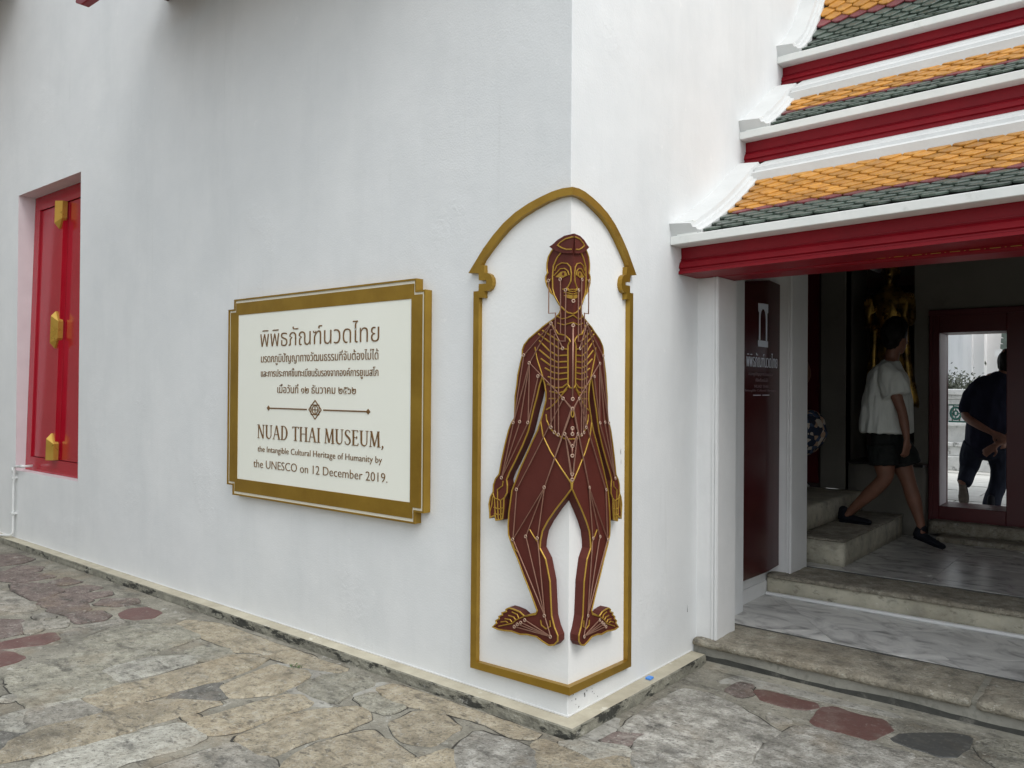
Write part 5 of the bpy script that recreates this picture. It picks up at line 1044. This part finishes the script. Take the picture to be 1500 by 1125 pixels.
def hand(wr, d, pn, s=1., curl=.35, thumb=1, spread=.10):
    """chains of a hand: wrist point, direction of the fingers, palm normal; returns palm, five fingers"""
    d = Vector(d).normalized(); pn = Vector(pn); pn = (pn-d*pn.dot(d)).normalized(); sd_ = d.cross(pn)*thumb; w_ = Vector(wr); out = []
    def C(p, a, b_): return (p.x,p.y,p.z,a,b_)
    out.append({'c':[C(w_,.027*s,.019*s),C(w_+d*.045*s,.036*s,.016*s),C(w_+d*.088*s,.040*s,.013*s)], 'side':tuple(sd_)})
    for k,(o_,L) in enumerate(((.030,.068),(.011,.078),(-.010,.073),(-.029,.056))):
        p = w_+d*.085*s+sd_*o_*s; q = d+sd_*spread*(o_/.03)*.6; chn = [C(p-d*.03*s,.009*s,.009*s)]
        dd = q.normalized(); c = p
        for j,f in enumerate((.42,.33,.25)):
            dd = (dd+pn*curl*(j+.6)*.5).normalized(); c = c+dd*L*f*s; chn.append(C(c,(.0092-.0010*j)*s,(.0090-.0010*j)*s))
        out.append({'c':chn,'side':tuple(sd_),'seg':8})
    p = w_+d*.025*s+sd_*.024*s; c1 = p+(sd_*.75+d*.55+pn*.3).normalized()*.036*s; c2 = c1+(sd_*.35+d*.85+pn*.35).normalized()*.032*s; c3 = c2+(d*.9+pn*.4).normalized()*.022*s
    out.append({'c':[C(p-sd_*.01*s,.013*s,.012*s),C(c1,.0115*s,.011*s),C(c2,.010*s,.0095*s),C(c3,.0085*s,.008*s)],'side':tuple(sd_),'seg':8})
    return out
def head(c, f, s=1., up=(0,0,1)):
    """skull, jaw, nose and ears; c = centre of the head, f = the way it faces"""
    c = Vector(c); f = Vector(f).normalized(); u = Vector(up).normalized(); sd_ = u.cross(f).normalized()
    def P(a, b_, d_): p = c+f*a*s+sd_*b_*s+u*d_*s; return (p.x,p.y,p.z)
    out = [{'c':[(*P(-.012,0,-.085),.050*s,.060*s),(*P(-.008,0,-.03),.068*s,.086*s),(*P(-.008,0,.03),.076*s,.096*s),(*P(-.010,0,.075),.062*s,.080*s)],'side':tuple(sd_)},
           {'c':[(*P(.040,0,-.098),.030*s,.030*s),(*P(.038,0,-.05),.052*s,.042*s),(*P(.035,0,.0),.058*s,.050*s)],'side':tuple(sd_)},
           {'c':[(*P(.088,0,.012),.009*s,.009*s),(*P(.104,0,-.022),.014*s,.011*s)],'side':tuple(sd_),'seg':8},
           {'c':[(*P(.084,0,-.058),.022*s,.006*s),(*P(.085,0,-.066),.020*s,.006*s)],'side':tuple(sd_),'seg':8}]
    for k in (-1,1): out.append({'c':[(*P(-.005,k*.076,-.028),.006*s,.012*s),(*P(-.010,k*.082,.005),.007*s,.018*s)],'side':tuple(sd_),'seg':8})
    return out
def shoe(h, t, mat, parent, side=(0,1,0), ankle=None, s=1., soletint=None):
    h, t = Vector(h), Vector(t); d = (t-h).normalized(); S = Vector(side); S = (S-d*S.dot(d)).normalized(); u = d.cross(S) if d.cross(S).z > 0 else S.cross(d)
    if ankle is not None and (Vector(ankle)-h).dot(u) < 0: u = -u
    L = (t-h).length
    def P(a, z): p = h+d*L*a+u*z; return (p.x,p.y,p.z)
    o = blob('shoe', [{'c':[(*P(.10,.040),.032*s,.036*s),(*P(.35,.036),.036*s,.034*s),(*P(.62,.030),.043*s,.026*s),(*P(.86,.024),.040*s,.020*s)],'side':tuple(S)},
                      {'c':[(*P(.14,.06),.034*s,.042*s),(*P(.16,.105),.032*s,.040*s)],'side':tuple(S)}], mat, parent, voxel=.006, smooth=3)
    blob('shoe_sole', [{'c':[(*P(.07,.006),.034*s,.009*s),(*P(.35,.006),.034*s,.009*s),(*P(.65,.006),.046*s,.009*s),(*P(.88,.010),.040*s,.009*s)],'side':tuple(S)}], soletint or mat, o, voxel=.006, smooth=2)
    return o

# --- man in the white shirt stepping off the side stair
p1 = empty('person'); tag(p1, 'man in a loose white short-sleeved shirt and black shorts striding off the stair', 'person')
ch = []
ch += [{'c':[(.372,4.05,1.10,.150,.105),(.368,4.05,1.22,.150,.108),(.355,4.04,1.40,.140,.105),(.362,4.03,1.60,.165,.115),(.380,4.03,1.74,.175,.105),(.392,4.03,1.82,.09,.075)],'side':(0,1,0)},
       {'c':[(.392,4.03,1.80,.058,.060),(.412,4.03,1.93,.052,.055)],'side':(0,1,0)}]
ch += head((.438,4.04,2.055), (.55,.80,-.25), 1.05)
# right arm (nearest) hanging, left arm behind
ch += [{'c':[(.415,3.875,1.76,.052,.055),(.455,3.835,1.66,.048,.050),(.505,3.82,1.53,.041,.043),(.535,3.82,1.44,.037,.038),(.558,3.80,1.34,.034,.037),(.578,3.79,1.235,.026,.024)],'side':(0,1,0)}]
ch += hand((.580,3.79,1.225), (-.05,-.02,-1), (-.85,.45,0), .98, curl=.55, thumb=1)
ch += [{'c':[(.36,4.20,1.75,.052,.055),(.33,4.26,1.62,.047,.05),(.30,4.28,1.47,.04,.042),(.29,4.27,1.42,.037,.038),(.33,4.24,1.30,.034,.035),(.37,4.22,1.22,.026,.024)],'side':(0,1,0)}]
ch += hand((.372,4.22,1.21), (.25,0,-1), (.6,.2,0), .98, curl=.5, thumb=-1)
# right leg trailing with foot on the stair, left leg swinging down in front
ch += [{'c':[(.355,3.97,1.12,.085,.098),(.368,3.965,1.0,.078,.084),(.375,3.96,.90,.060,.064),(.340,3.96,.84,.055,.058),(.265,3.965,.76,.052,.058),(.17,3.97,.66,.041,.044),(.10,3.975,.585,.033,.034),(.075,3.975,.55,.033,.036)],'side':(0,1,0)},
       {'c':[(.39,4.14,1.12,.085,.098),(.455,4.14,1.0,.078,.084),(.498,4.14,.89,.060,.064),(.52,4.14,.82,.054,.058),(.552,4.14,.71,.050,.059),(.582,4.14,.60,.040,.043),(.607,4.14,.50,.033,.034),(.610,4.14,.45,.033,.034)],'side':(0,1,0)}]
blob('body', ch, M['skin'], p1, voxel=.007, smooth=4)
blob('hair', [{'c':[(.412,4.005,2.015,.078,.072),(.415,4.005,2.05,.092,.092),(.425,4.01,2.09,.098,.102),(.435,4.03,2.14,.085,.092)],'side':(0,1,0)}], M['hair'], p1, voxel=.008, smooth=2, wrinkle=.006, wscale=40)
blob('shirt', [{'c':[(.366,4.04,1.262,.24,.205),(.366,4.04,1.36,.232,.200),(.366,4.04,1.50,.222,.192),(.374,4.035,1.62,.212,.178),(.380,4.03,1.74,.208,.150),(.388,4.03,1.815,.150,.095),(.395,4.03,1.862,.075,.070)],'side':(0,1,0),'flat':1},
   {'c':[(.39,3.90,1.785,.070,.080),(.44,3.85,1.70,.085,.098),(.495,3.83,1.565,.090,.108)],'side':(0,1,0),'flat':1},
   {'c':[(.37,4.18,1.77,.07,.08),(.35,4.24,1.68,.082,.09),(.33,4.27,1.58,.085,.095)],'side':(0,1,0)}], M['shirt'], p1, voxel=.009, smooth=5, wrinkle=.020, wscale=11)
blob('undershirt', [{'c':[(.368,4.04,1.262,.195,.160),(.368,4.04,1.30,.195,.165)],'side':(0,1,0),'flat':1}], M['tee'], p1, voxel=.009, smooth=3, wrinkle=.006)
blob('shorts', [{'c':[(.37,4.05,1.14,.165,.125),(.37,4.05,1.28,.160,.130)],'side':(0,1,0)},
   {'c':[(.355,3.965,1.16,.105,.120),(.362,3.96,1.08,.108,.118),(.368,3.955,.995,.112,.122)],'side':(0,1,0),'flat':1},
   {'c':[(.40,4.14,1.16,.105,.12),(.455,4.14,1.08,.108,.118),(.492,4.14,.985,.110,.120)],'side':(0,1,0),'flat':1}], M['shorts'], p1, voxel=.009, smooth=4, wrinkle=.012, wscale=13)
shoe((-.005,3.975,.490), (.290,3.975,.486), M['shoe'], p1, ankle=(.08,3.975,.6))
shoe((.540,4.14,.400), (.800,4.14,.315), M['shoe'], p1, ankle=(.61,4.14,.5))

# --- man in dark clothes beyond the doorway
p2 = empty('person'); tag(p2, 'man in dark shirt and trousers seen from behind through the red doorway', 'person')
Y2 = 6.05; ch = []
ch += [{'c':[(.80,Y2,1.08,.155,.11),(.79,Y2,1.22,.15,.115),(.80,Y2+.02,1.42,.17,.12),(.83,Y2+.05,1.60,.195,.115),(.87,Y2+.08,1.70,.14,.09)],'side':(1,0,0)},
       {'c':[(.885,Y2+.08,1.70,.06,.06),(.925,Y2+.12,1.82,.056,.06)],'side':(1,0,0)}]
ch += head((.945,Y2+.15,1.895), (.25,.95,-.25), 1.02)
ch += [{'c':[(.68,Y2+.03,1.63,.055,.055),(.63,Y2,1.52,.05,.052),(.60,Y2-.03,1.40,.043,.045),(.635,Y2-.10,1.34,.042,.042),(.74,Y2-.17,1.275,.036,.037),(.85,Y2-.20,1.215,.027,.026)],'side':(0,1,0)},
       {'c':[(1.05,Y2+.1,1.62,.055,.055),(1.12,Y2+.1,1.50,.05,.05),(1.14,Y2+.05,1.38,.042,.044),(1.08,Y2-.05,1.27,.038,.04),(.97,Y2-.16,1.16,.034,.035),(.90,Y2-.20,1.10,.026,.026)],'side':(0,1,0)}]
ch += hand((.86,Y2-.20,1.21), (.8,-.1,-.45), (0,1,-.2), 1, curl=.6, thumb=-1)
ch += hand((.895,Y2-.20,1.095), (-.75,-.1,-.65), (0,1,-.2), 1, curl=.5, thumb=1)
ch += [{'c':[(.70,Y2,1.10,.10,.11),(.65,Y2+.02,.98,.088,.095),(.625,Y2+.03,.85,.066,.07),(.61,Y2-.05,.78,.058,.062),(.595,Y2-.12,.72,.045,.05)],'side':(1,0,0)},
       {'c':[(.88,Y2,1.10,.10,.11),(.885,Y2+.05,.96,.088,.095),(.88,Y2+.08,.82,.066,.07),(.86,Y2+.07,.68,.055,.06),(.83,Y2+.05,.56,.042,.045),(.82,Y2+.04,.50,.04,.04)],'side':(1,0,0)}]
blob('body', ch, M['skin'], p2, voxel=.008, smooth=4)
blob('hair', [{'c':[(.935,Y2+.11,1.87,.082,.085),(.94,Y2+.13,1.93,.088,.098),(.945,Y2+.15,1.965,.075,.085)],'side':(1,0,0)}], M['hair'], p2, voxel=.008, smooth=2, wrinkle=.004, wscale=40)
blob('shirt', [{'c':[(.78,Y2,1.08,.190,.155),(.785,Y2,1.22,.190,.155),(.79,Y2,1.38,.190,.150),(.81,Y2+.03,1.54,.205,.145),(.84,Y2+.06,1.65,.205,.12),(.88,Y2+.08,1.725,.11,.085)],'side':(1,0,0)},
   {'c':[(.70,Y2+.03,1.65,.08,.08),(.64,Y2+.0,1.55,.08,.08),(.61,Y2-.02,1.44,.078,.075)],'side':(0,1,0)},{'c':[(1.02,Y2+.1,1.64,.08,.08),(1.10,Y2+.1,1.54,.08,.08),(1.13,Y2+.08,1.44,.078,.075)],'side':(0,1,0)}], M['navy'], p2, voxel=.010, smooth=5, wrinkle=.012, wscale=12)
blob('trousers', [{'c':[(.79,Y2,1.06,.175,.14),(.79,Y2,1.24,.165,.135)],'side':(1,0,0)},
   {'c':[(.69,Y2,1.08,.115,.13),(.645,Y2+.02,.96,.105,.11),(.625,Y2+.02,.84,.09,.09),(.612,Y2-.06,.76,.078,.08),(.60,Y2-.12,.69,.070,.07)],'side':(1,0,0),'flat':1},
   {'c':[(.88,Y2,1.08,.115,.13),(.885,Y2+.05,.96,.10,.11),(.885,Y2+.08,.82,.085,.09),(.865,Y2+.07,.68,.078,.08),(.825,Y2+.05,.54,.078,.08),(.815,Y2+.05,.47,.08,.085)],'side':(1,0,0),'flat':1}], M['trouser'], p2, voxel=.010, smooth=5, wrinkle=.012, wscale=12)
shoe((.592,Y2-.14,.705), (.590,Y2-.03,.455), M['shoe'], p2, side=(1,0,0), ankle=(.60,Y2+.1,.7), s=1.1, soletint=M['sole'])
shoe((.82,Y2-.06,.452), (.85,Y2+.20,.452), M['shoe'], p2, side=(1,0,0), ankle=(.82,Y2,.56), s=1.05)

# --- person half hidden behind the inner pilaster, in floral clothes
p3 = empty('person'); tag(p3, 'person in floral print clothes mostly hidden behind the inner white pilaster', 'person')
XF, YF = -.52, 4.30; Z0 = .668
ch = [{'c':[(XF,YF,Z0+.86,.15,.11),(XF,YF,Z0+1.0,.14,.11),(XF-.02,YF,Z0+1.2,.15,.11),(XF-.04,YF,Z0+1.36,.16,.10),(XF-.05,YF,Z0+1.44,.07,.07),(XF-.06,YF,Z0+1.5,.05,.05)],'side':(0,1,0)}]
ch += head((XF-.08,YF,Z0+1.60), (-1,0,-.1), 1.0)
for k in (-1,1):
    ch += [{'c':[(XF-.02,YF+k*.17,Z0+1.36,.05,.05),(XF+.02,YF+k*.20,Z0+1.22,.045,.045),(XF+.06,YF+k*.21,Z0+1.08,.04,.04),(XF-.02,YF+k*.2,Z0+.95,.035,.035),(XF-.10,YF+k*.18,Z0+.86,.026,.026)],'side':(0,1,0)}]
    ch += hand((XF-.105,YF+k*.18,Z0+.855), (-.5,0,-.9), (-.6,-k*.5,0), .92, thumb=-k)
    ch += [{'c':[(XF,YF+k*.09,Z0+.86,.09,.10),(XF-.04*k,YF+k*.09,Z0+.66,.075,.08),(XF-.05*k,YF+k*.09,Z0+.46,.055,.058),(XF-.07*k,YF+k*.09,Z0+.28,.048,.052),(XF-.08*k,YF+k*.09,Z0+.09,.032,.033)],'side':(0,1,0)}]
    ch += [{'c':[(XF-.06*k,YF+k*.09,Z0+.03,.035,.03),(XF-.08*k-.12,YF+k*.09,Z0+.022,.042,.02)],'side':(0,1,0)}]
blob('body', ch, M['skin'], p3, voxel=.010, smooth=4)
blob('hair', [{'c':[(XF-.05,YF,Z0+1.52,.07,.06),(XF-.06,YF,Z0+1.62,.09,.09),(XF-.07,YF,Z0+1.68,.08,.09)],'side':(0,1,0)}], M['hair'], p3, voxel=.01, smooth=2, wrinkle=.004, wscale=40)
blob('floral_top', [{'c':[(XF+.02,YF,Z0+.40,.20,.13),(XF+.09,YF,Z0+.50,.21,.175),(XF+.11,YF,Z0+.59,.20,.20),(XF+.0,YF,Z0+.72,.18,.12),(XF,YF,Z0+.9,.165,.12),(XF-.01,YF,Z0+1.2,.17,.13),(XF-.04,YF,Z0+1.38,.16,.1),(XF-.05,YF,Z0+1.44,.08,.08)],'side':(0,1,0)},
   {'c':[(XF-.02,YF-.18,Z0+1.36,.07,.07),(XF+.02,YF-.21,Z0+1.2,.08,.08),(XF+.03,YF-.21,Z0+1.1,.08,.08)],'side':(0,1,0)}], M['floral'], p3, voxel=.011, smooth=3, wrinkle=.012, wscale=14)
blob('pale_skirt_hem', [{'c':[(XF-.01,YF,Z0+.03,.15,.18),(XF-.02,YF,Z0+.12,.13,.13),(XF-.03,YF,Z0+.4,.13,.10)],'side':(0,1,0),'flat':1}], M['shirt'], p3, voxel=.011, smooth=3, wrinkle=.012, wscale=14)

# --- gilded standing statue with both hands raised
bu = empty('standing_statue'); tag(bu, 'gilded standing figure with both palms raised, on a pedestal behind the man in white', 'statue')
XB, YS = .135, 5.06
ch = [{'c':[(XB,YS,1.00,.075,.06),(XB,YS,1.25,.085,.065),(XB,YS,1.55,.115,.085),(XB,YS,1.85,.135,.095),(XB,YS,2.05,.125,.085),(XB,YS,2.20,.105,.078),(XB,YS,2.38,.140,.088),(XB,YS,2.50,.172,.085),(XB,YS,2.56,.10,.06)],'side':(1,0,0)},
      {'c':[(XB,YS,2.54,.050,.048),(XB,YS,2.62,.047,.047)],'side':(1,0,0)}]
ch += head((XB,YS,2.735), (-.0,-1,-.05), 1.0)
ch += [{'c':[(XB,YS+.01,2.80,.062,.062),(XB,YS+.01,2.86,.040,.040),(XB,YS+.01,2.93,.018,.018),(XB,YS+.01,3.0,.006,.006)],'side':(1,0,0)}]
for k in (-1,1):
    ch += [{'c':[(XB+k*.165,YS,2.49,.045,.045),(XB+k*.185,YS-.01,2.36,.040,.042),(XB+k*.180,YS-.03,2.25,.038,.040),(XB+k*.165,YS-.12,2.26,.034,.034),(XB+k*.155,YS-.16,2.31,.026,.024)],'side':(1,0,0)}]
    ch += hand((XB+k*.155,YS-.165,2.305), (0,-.06,1), (0,1,0), 1.05, curl=-.03, thumb=k, spread=.02)
    ch += [{'c':[(XB+k*.06,YS,1.05,.045,.045),(XB+k*.065,YS-.01,.985,.042,.045),(XB+k*.075,YS-.07,.965,.045,.026),(XB+k*.085,YS-.13,.958,.042,.018)],'side':(1,0,0)}]
blob('body', ch, M['buddha'], bu, voxel=.007, smooth=3)
for k in (-1,1):   # the robe hangs from the forearms in two flaring side panels
    B = MB(); rows_ = []
    for i in range(13):
        t = i/12; z = 2.24-t*.74
        xi, xo = XB+k*(.10-.0*t), XB+k*(.165+.085*t**1.6)
        if i == 12: z -= 0
        yy = YS-.05+.04*t
        rows_.append([(xi,yy,z),( (xi+xo)/2,yy-.018,z-.01),(xo,yy,z-(.0 if i<12 else .05)),(xo,yy+.03,z),((xi+xo)/2,yy+.03,z),(xi,yy+.03,z)])
    vs = [v for q in rows_ for v in q]; fs = []
    for i in range(12):
        for q in range(6): fs.append((i*6+q, i*6+(q+1)%6, (i+1)*6+(q+1)%6, (i+1)*6+q))
    fs += [tuple(range(6)), tuple(range(72,78))]
    B.add(vs, fs); B.build('robe_panel', M['buddha'], bu, smooth=True)
blob('robe_skirt', [{'c':[(XB,YS,1.12,.135,.085),(XB,YS,1.25,.130,.085),(XB,YS,1.6,.135,.095),(XB,YS,2.0,.140,.10),(XB,YS,2.15,.115,.085)],'side':(1,0,0),'flat':1}], M['buddha'], bu, voxel=.008, smooth=3)
B = MB(); nn_ = 16
for (z0,z1,r0,r1) in ((.938,.952,.165,.172),(.952,.962,.150,.135)):
    B.add([(XB+r0*math.cos(2*math.pi*k/nn_), YS-.02+r0*.8*math.sin(2*math.pi*k/nn_), z0) for k in range(nn_)]+[(XB+r1*math.cos(2*math.pi*k/nn_), YS-.02+r1*.8*math.sin(2*math.pi*k/nn_), z1) for k in range(nn_)],
      [tuple(range(nn_)),tuple(range(nn_,2*nn_))]+[(k,(k+1)%nn_,nn_+(k+1)%nn_,nn_+k) for k in range(nn_)])
B.build('lotus_base', M['buddha'], bu)

# ------------------------------------------------------------------ BEYOND THE DOORWAY
rr_ = empty('added_canopy'); tag(rr_, 'unseen eave added over the back doorway to shade the man outside', 'canopy')
box('added_canopy_soffit', -2.5,4,5.51,7.6,2.65,2.75, M['ceiling'], rr_); box('added_canopy_beam', -2.5,4,7.6,7.7,2.56,2.9, M['reddark'], rr_)  # out of view, added to darken the man outside
for x in (-2.4,3.9): box('added_canopy_post', x-.1,x+.1,7.35,7.55,.45,2.75, M['white'], rr_)
ct = empty('courtyard_paving'); tag(ct, kind='structure')
ZC = .45
box('paving_bed', -8,8,5.46,20,ZC-.1,ZC-.012, M['joint'], ct)
rs4 = random.Random(2); y = 5.46
while y < 11:
    d = rs4.uniform(.35,.6); x = -3+rs4.uniform(0,.4)
    while x < 3:
        w_ = rs4.uniform(.5,1.0); B = MB(); B.box(x+.008,x+w_-.008,y+.008,y+d-.008,ZC-.012,ZC+rs4.uniform(-.003,.004)); B.build('paving_slab', M['paving'], ct); x += w_
    y += d
ba = empty('balustrade'); tag(ba, 'mildewed white balustrade with green ceramic blocks across the courtyard', 'balustrade')
YA = 10.2
for (z0,z1,d) in ((ZC,.66,.10),(.66,.80,.04),(.80,.86,.07),(1.10,1.15,.05),(1.42,1.50,.03),(1.50,1.56,.06),(1.56,1.645,.10)):
    box('balustrade_rail', -4,4,YA-d,YA+.25,z0,z1, M['balus'], ba, bevel=.01)
box('balustrade_wall', -4,4,YA+.02,YA+.24,.86,1.10, M['balus'], ba)
x = -3.9
while x < 4:
    box('balustrade_post', x,x+.16,YA+.0,YA+.24,1.15,1.42, M['balus'], ba)
    if x+.16 < 3.7:
        for bx in (x+.18, x+.37):
            bx0, bx1 = bx+.005, bx+.175; zc, xcn = 1.285, bx+.09
            q = tube('ceramic_ring', [(xcn+.07*math.cos(t), YA+.10, zc+.09*math.sin(t)) for t in [k*math.pi/7 for k in range(15)]], .017, M['glaze'], ba, seg=6)
            tube('ceramic_ring', [(xcn+.03*math.cos(t), YA+.10, zc+.035*math.sin(t)) for t in [k*math.pi/5 for k in range(11)]], .013, M['glaze'], ba, seg=6)
            B = MB()
            for dx,dz in ((1,0),(-1,0),(0,1),(0,-1)): B.box(xcn+dx*.04-(.03 if dx else .007), xcn+dx*.04+(.03 if dx else .007), YA+.09,YA+.11, zc+dz*.06-(.03 if dz else .007), zc+dz*.06+(.03 if dz else .007))
            B.box(bx0-.01,bx1+.01,YA+.09,YA+.12,1.15,1.172); B.box(bx0-.01,bx1+.01,YA+.09,YA+.12,1.398,1.42)
            B.build('ceramic_cross', M['glaze'], ba)
    x += .56
# masonry scrolls at the foot
for x in (-.62,.9): tube('scroll', [(x+.12*math.cos(t)*(1-k_/20), YA-.14, .70+.16*math.sin(t)*(1-k_/20)) for k_,t in enumerate([k*math.pi/6 for k in range(15)])], .035, M['balus'], ba)
cm = empty('white_monument'); tag(cm, 'large white masonry monument with stepped vertical corners behind the balustrade', 'monument')
steps_ = [(-6,-1.02,14.6),(-1.02,-.82,14.2),(-.82,-.68,13.95),(-.68,-.50,14.1),(-.50,-.22,14.4),(-.22,2.2,14.8)]
for a,c,yy in steps_: box('stepped_face', a,c,yy,17,ZC,6.5, M['stupa'], cm)
box('monument_base', -6,-.2,13.6,13.94,ZC,1.5, M['balus'], cm)
tr_ = empty('far_tiled_roof'); tag(tr_, 'orange and green tiled roof glimpsed through the doorway above the dark-clothed man', 'roof')
B1, B2 = MB(), MB(); yo, xo_ = 13.0, -.085
for i in range(26):
    for j in range(30):
        BB = B1 if i > 6 else B2
        x = xo_+.09*j+(.045 if i%2 else 0); z = 2.36+i*.052; y = yo+i*.03
        BB.add([(x,y,z),(x+.045,y-.01,z-.025),(x+.088,y,z),(x+.088,y+.03,z+.08),(x,y+.03,z+.08)], [(0,1,2,3,4)])
for BB,mm in ((B1,'tileo'),(B2,'tileg')): o = BB.build('tile_field', M[mm], tr_); o['kind'] = 'stuff'
box('roof_edge', xo_-.06,2.8,12.9,13.0,2.22,2.33, M['white'], tr_)
sh = empty('shrub'); tag(sh, 'dusty dark shrub growing behind the balustrade coping', 'shrub')
B = MB(); rs5 = random.Random(4)
for k in range(2600):
    a = rs5.gauss(0,1); x = -.75+a*.26; y = 12+rs5.gauss(0,.18); z = 1.45+abs(rs5.gauss(0,.2))
    l = rs5.uniform(.02,.045); d = Vector((rs5.uniform(-1,1),rs5.uniform(-1,1),rs5.uniform(-1,1))).normalized()*l; e = d.orthogonal().normalized()*l*.45
    c = Vector((x,y,z)); B.add([c-d, c+e, c+d, c-e], [(0,1,2,3)])
o = B.build('foliage', M['leaf'], sh); o['kind'] = 'stuff'
for k in range(7): tube('branch', [(-.75+.06*k-.18,12,ZC),(-.75+.1*(k-3),12+.02*k,1.1),(-.75+.16*(k-3),12,1.7)], [.02,.014,.006], M['leaf'], sh, seg=6)

# ------------------------------------------------------------------ UNSEEN BLOCKERS added behind the camera to dim the sky light
ow = empty('unseen_sky_blocker'); tag(ow, 'unseen building added across the court behind the viewer to dim sky light', 'building')
box('wall', -26,-4,-11,-10.5,0,5.4, M['oppw'], ow); box('blocker_low_wall', -4,20,-14,-13.5,0,2.4, M['oppw'], ow)
B = MB(); B.add([(-26,-10.0,5.3),(-3.8,-10.0,5.3),(-3.8,-12.5,7.2),(-26,-12.5,7.2),(-26,-10.0,5.4),(-3.8,-10.0,5.4),(-3.8,-12.5,7.3),(-26,-12.5,7.3)], [(0,1,2,3),(4,5,6,7),(0,1,5,4),(1,2,6,5),(2,3,7,6),(3,0,4,7)]); B.build('roof', M['tileo'], ow)
for k in range(8): box('blocker_pillar', -25+k*2.6,-24.6+k*2.6,-10.45,-10.2,0,5.25, M['oppw'], ow)
box('side_wall', -11.0,-10.5,-10.1,-.01,0,4.9, M['oppw'], ow)  # unseen side wall added to darken the lower left of the museum wall
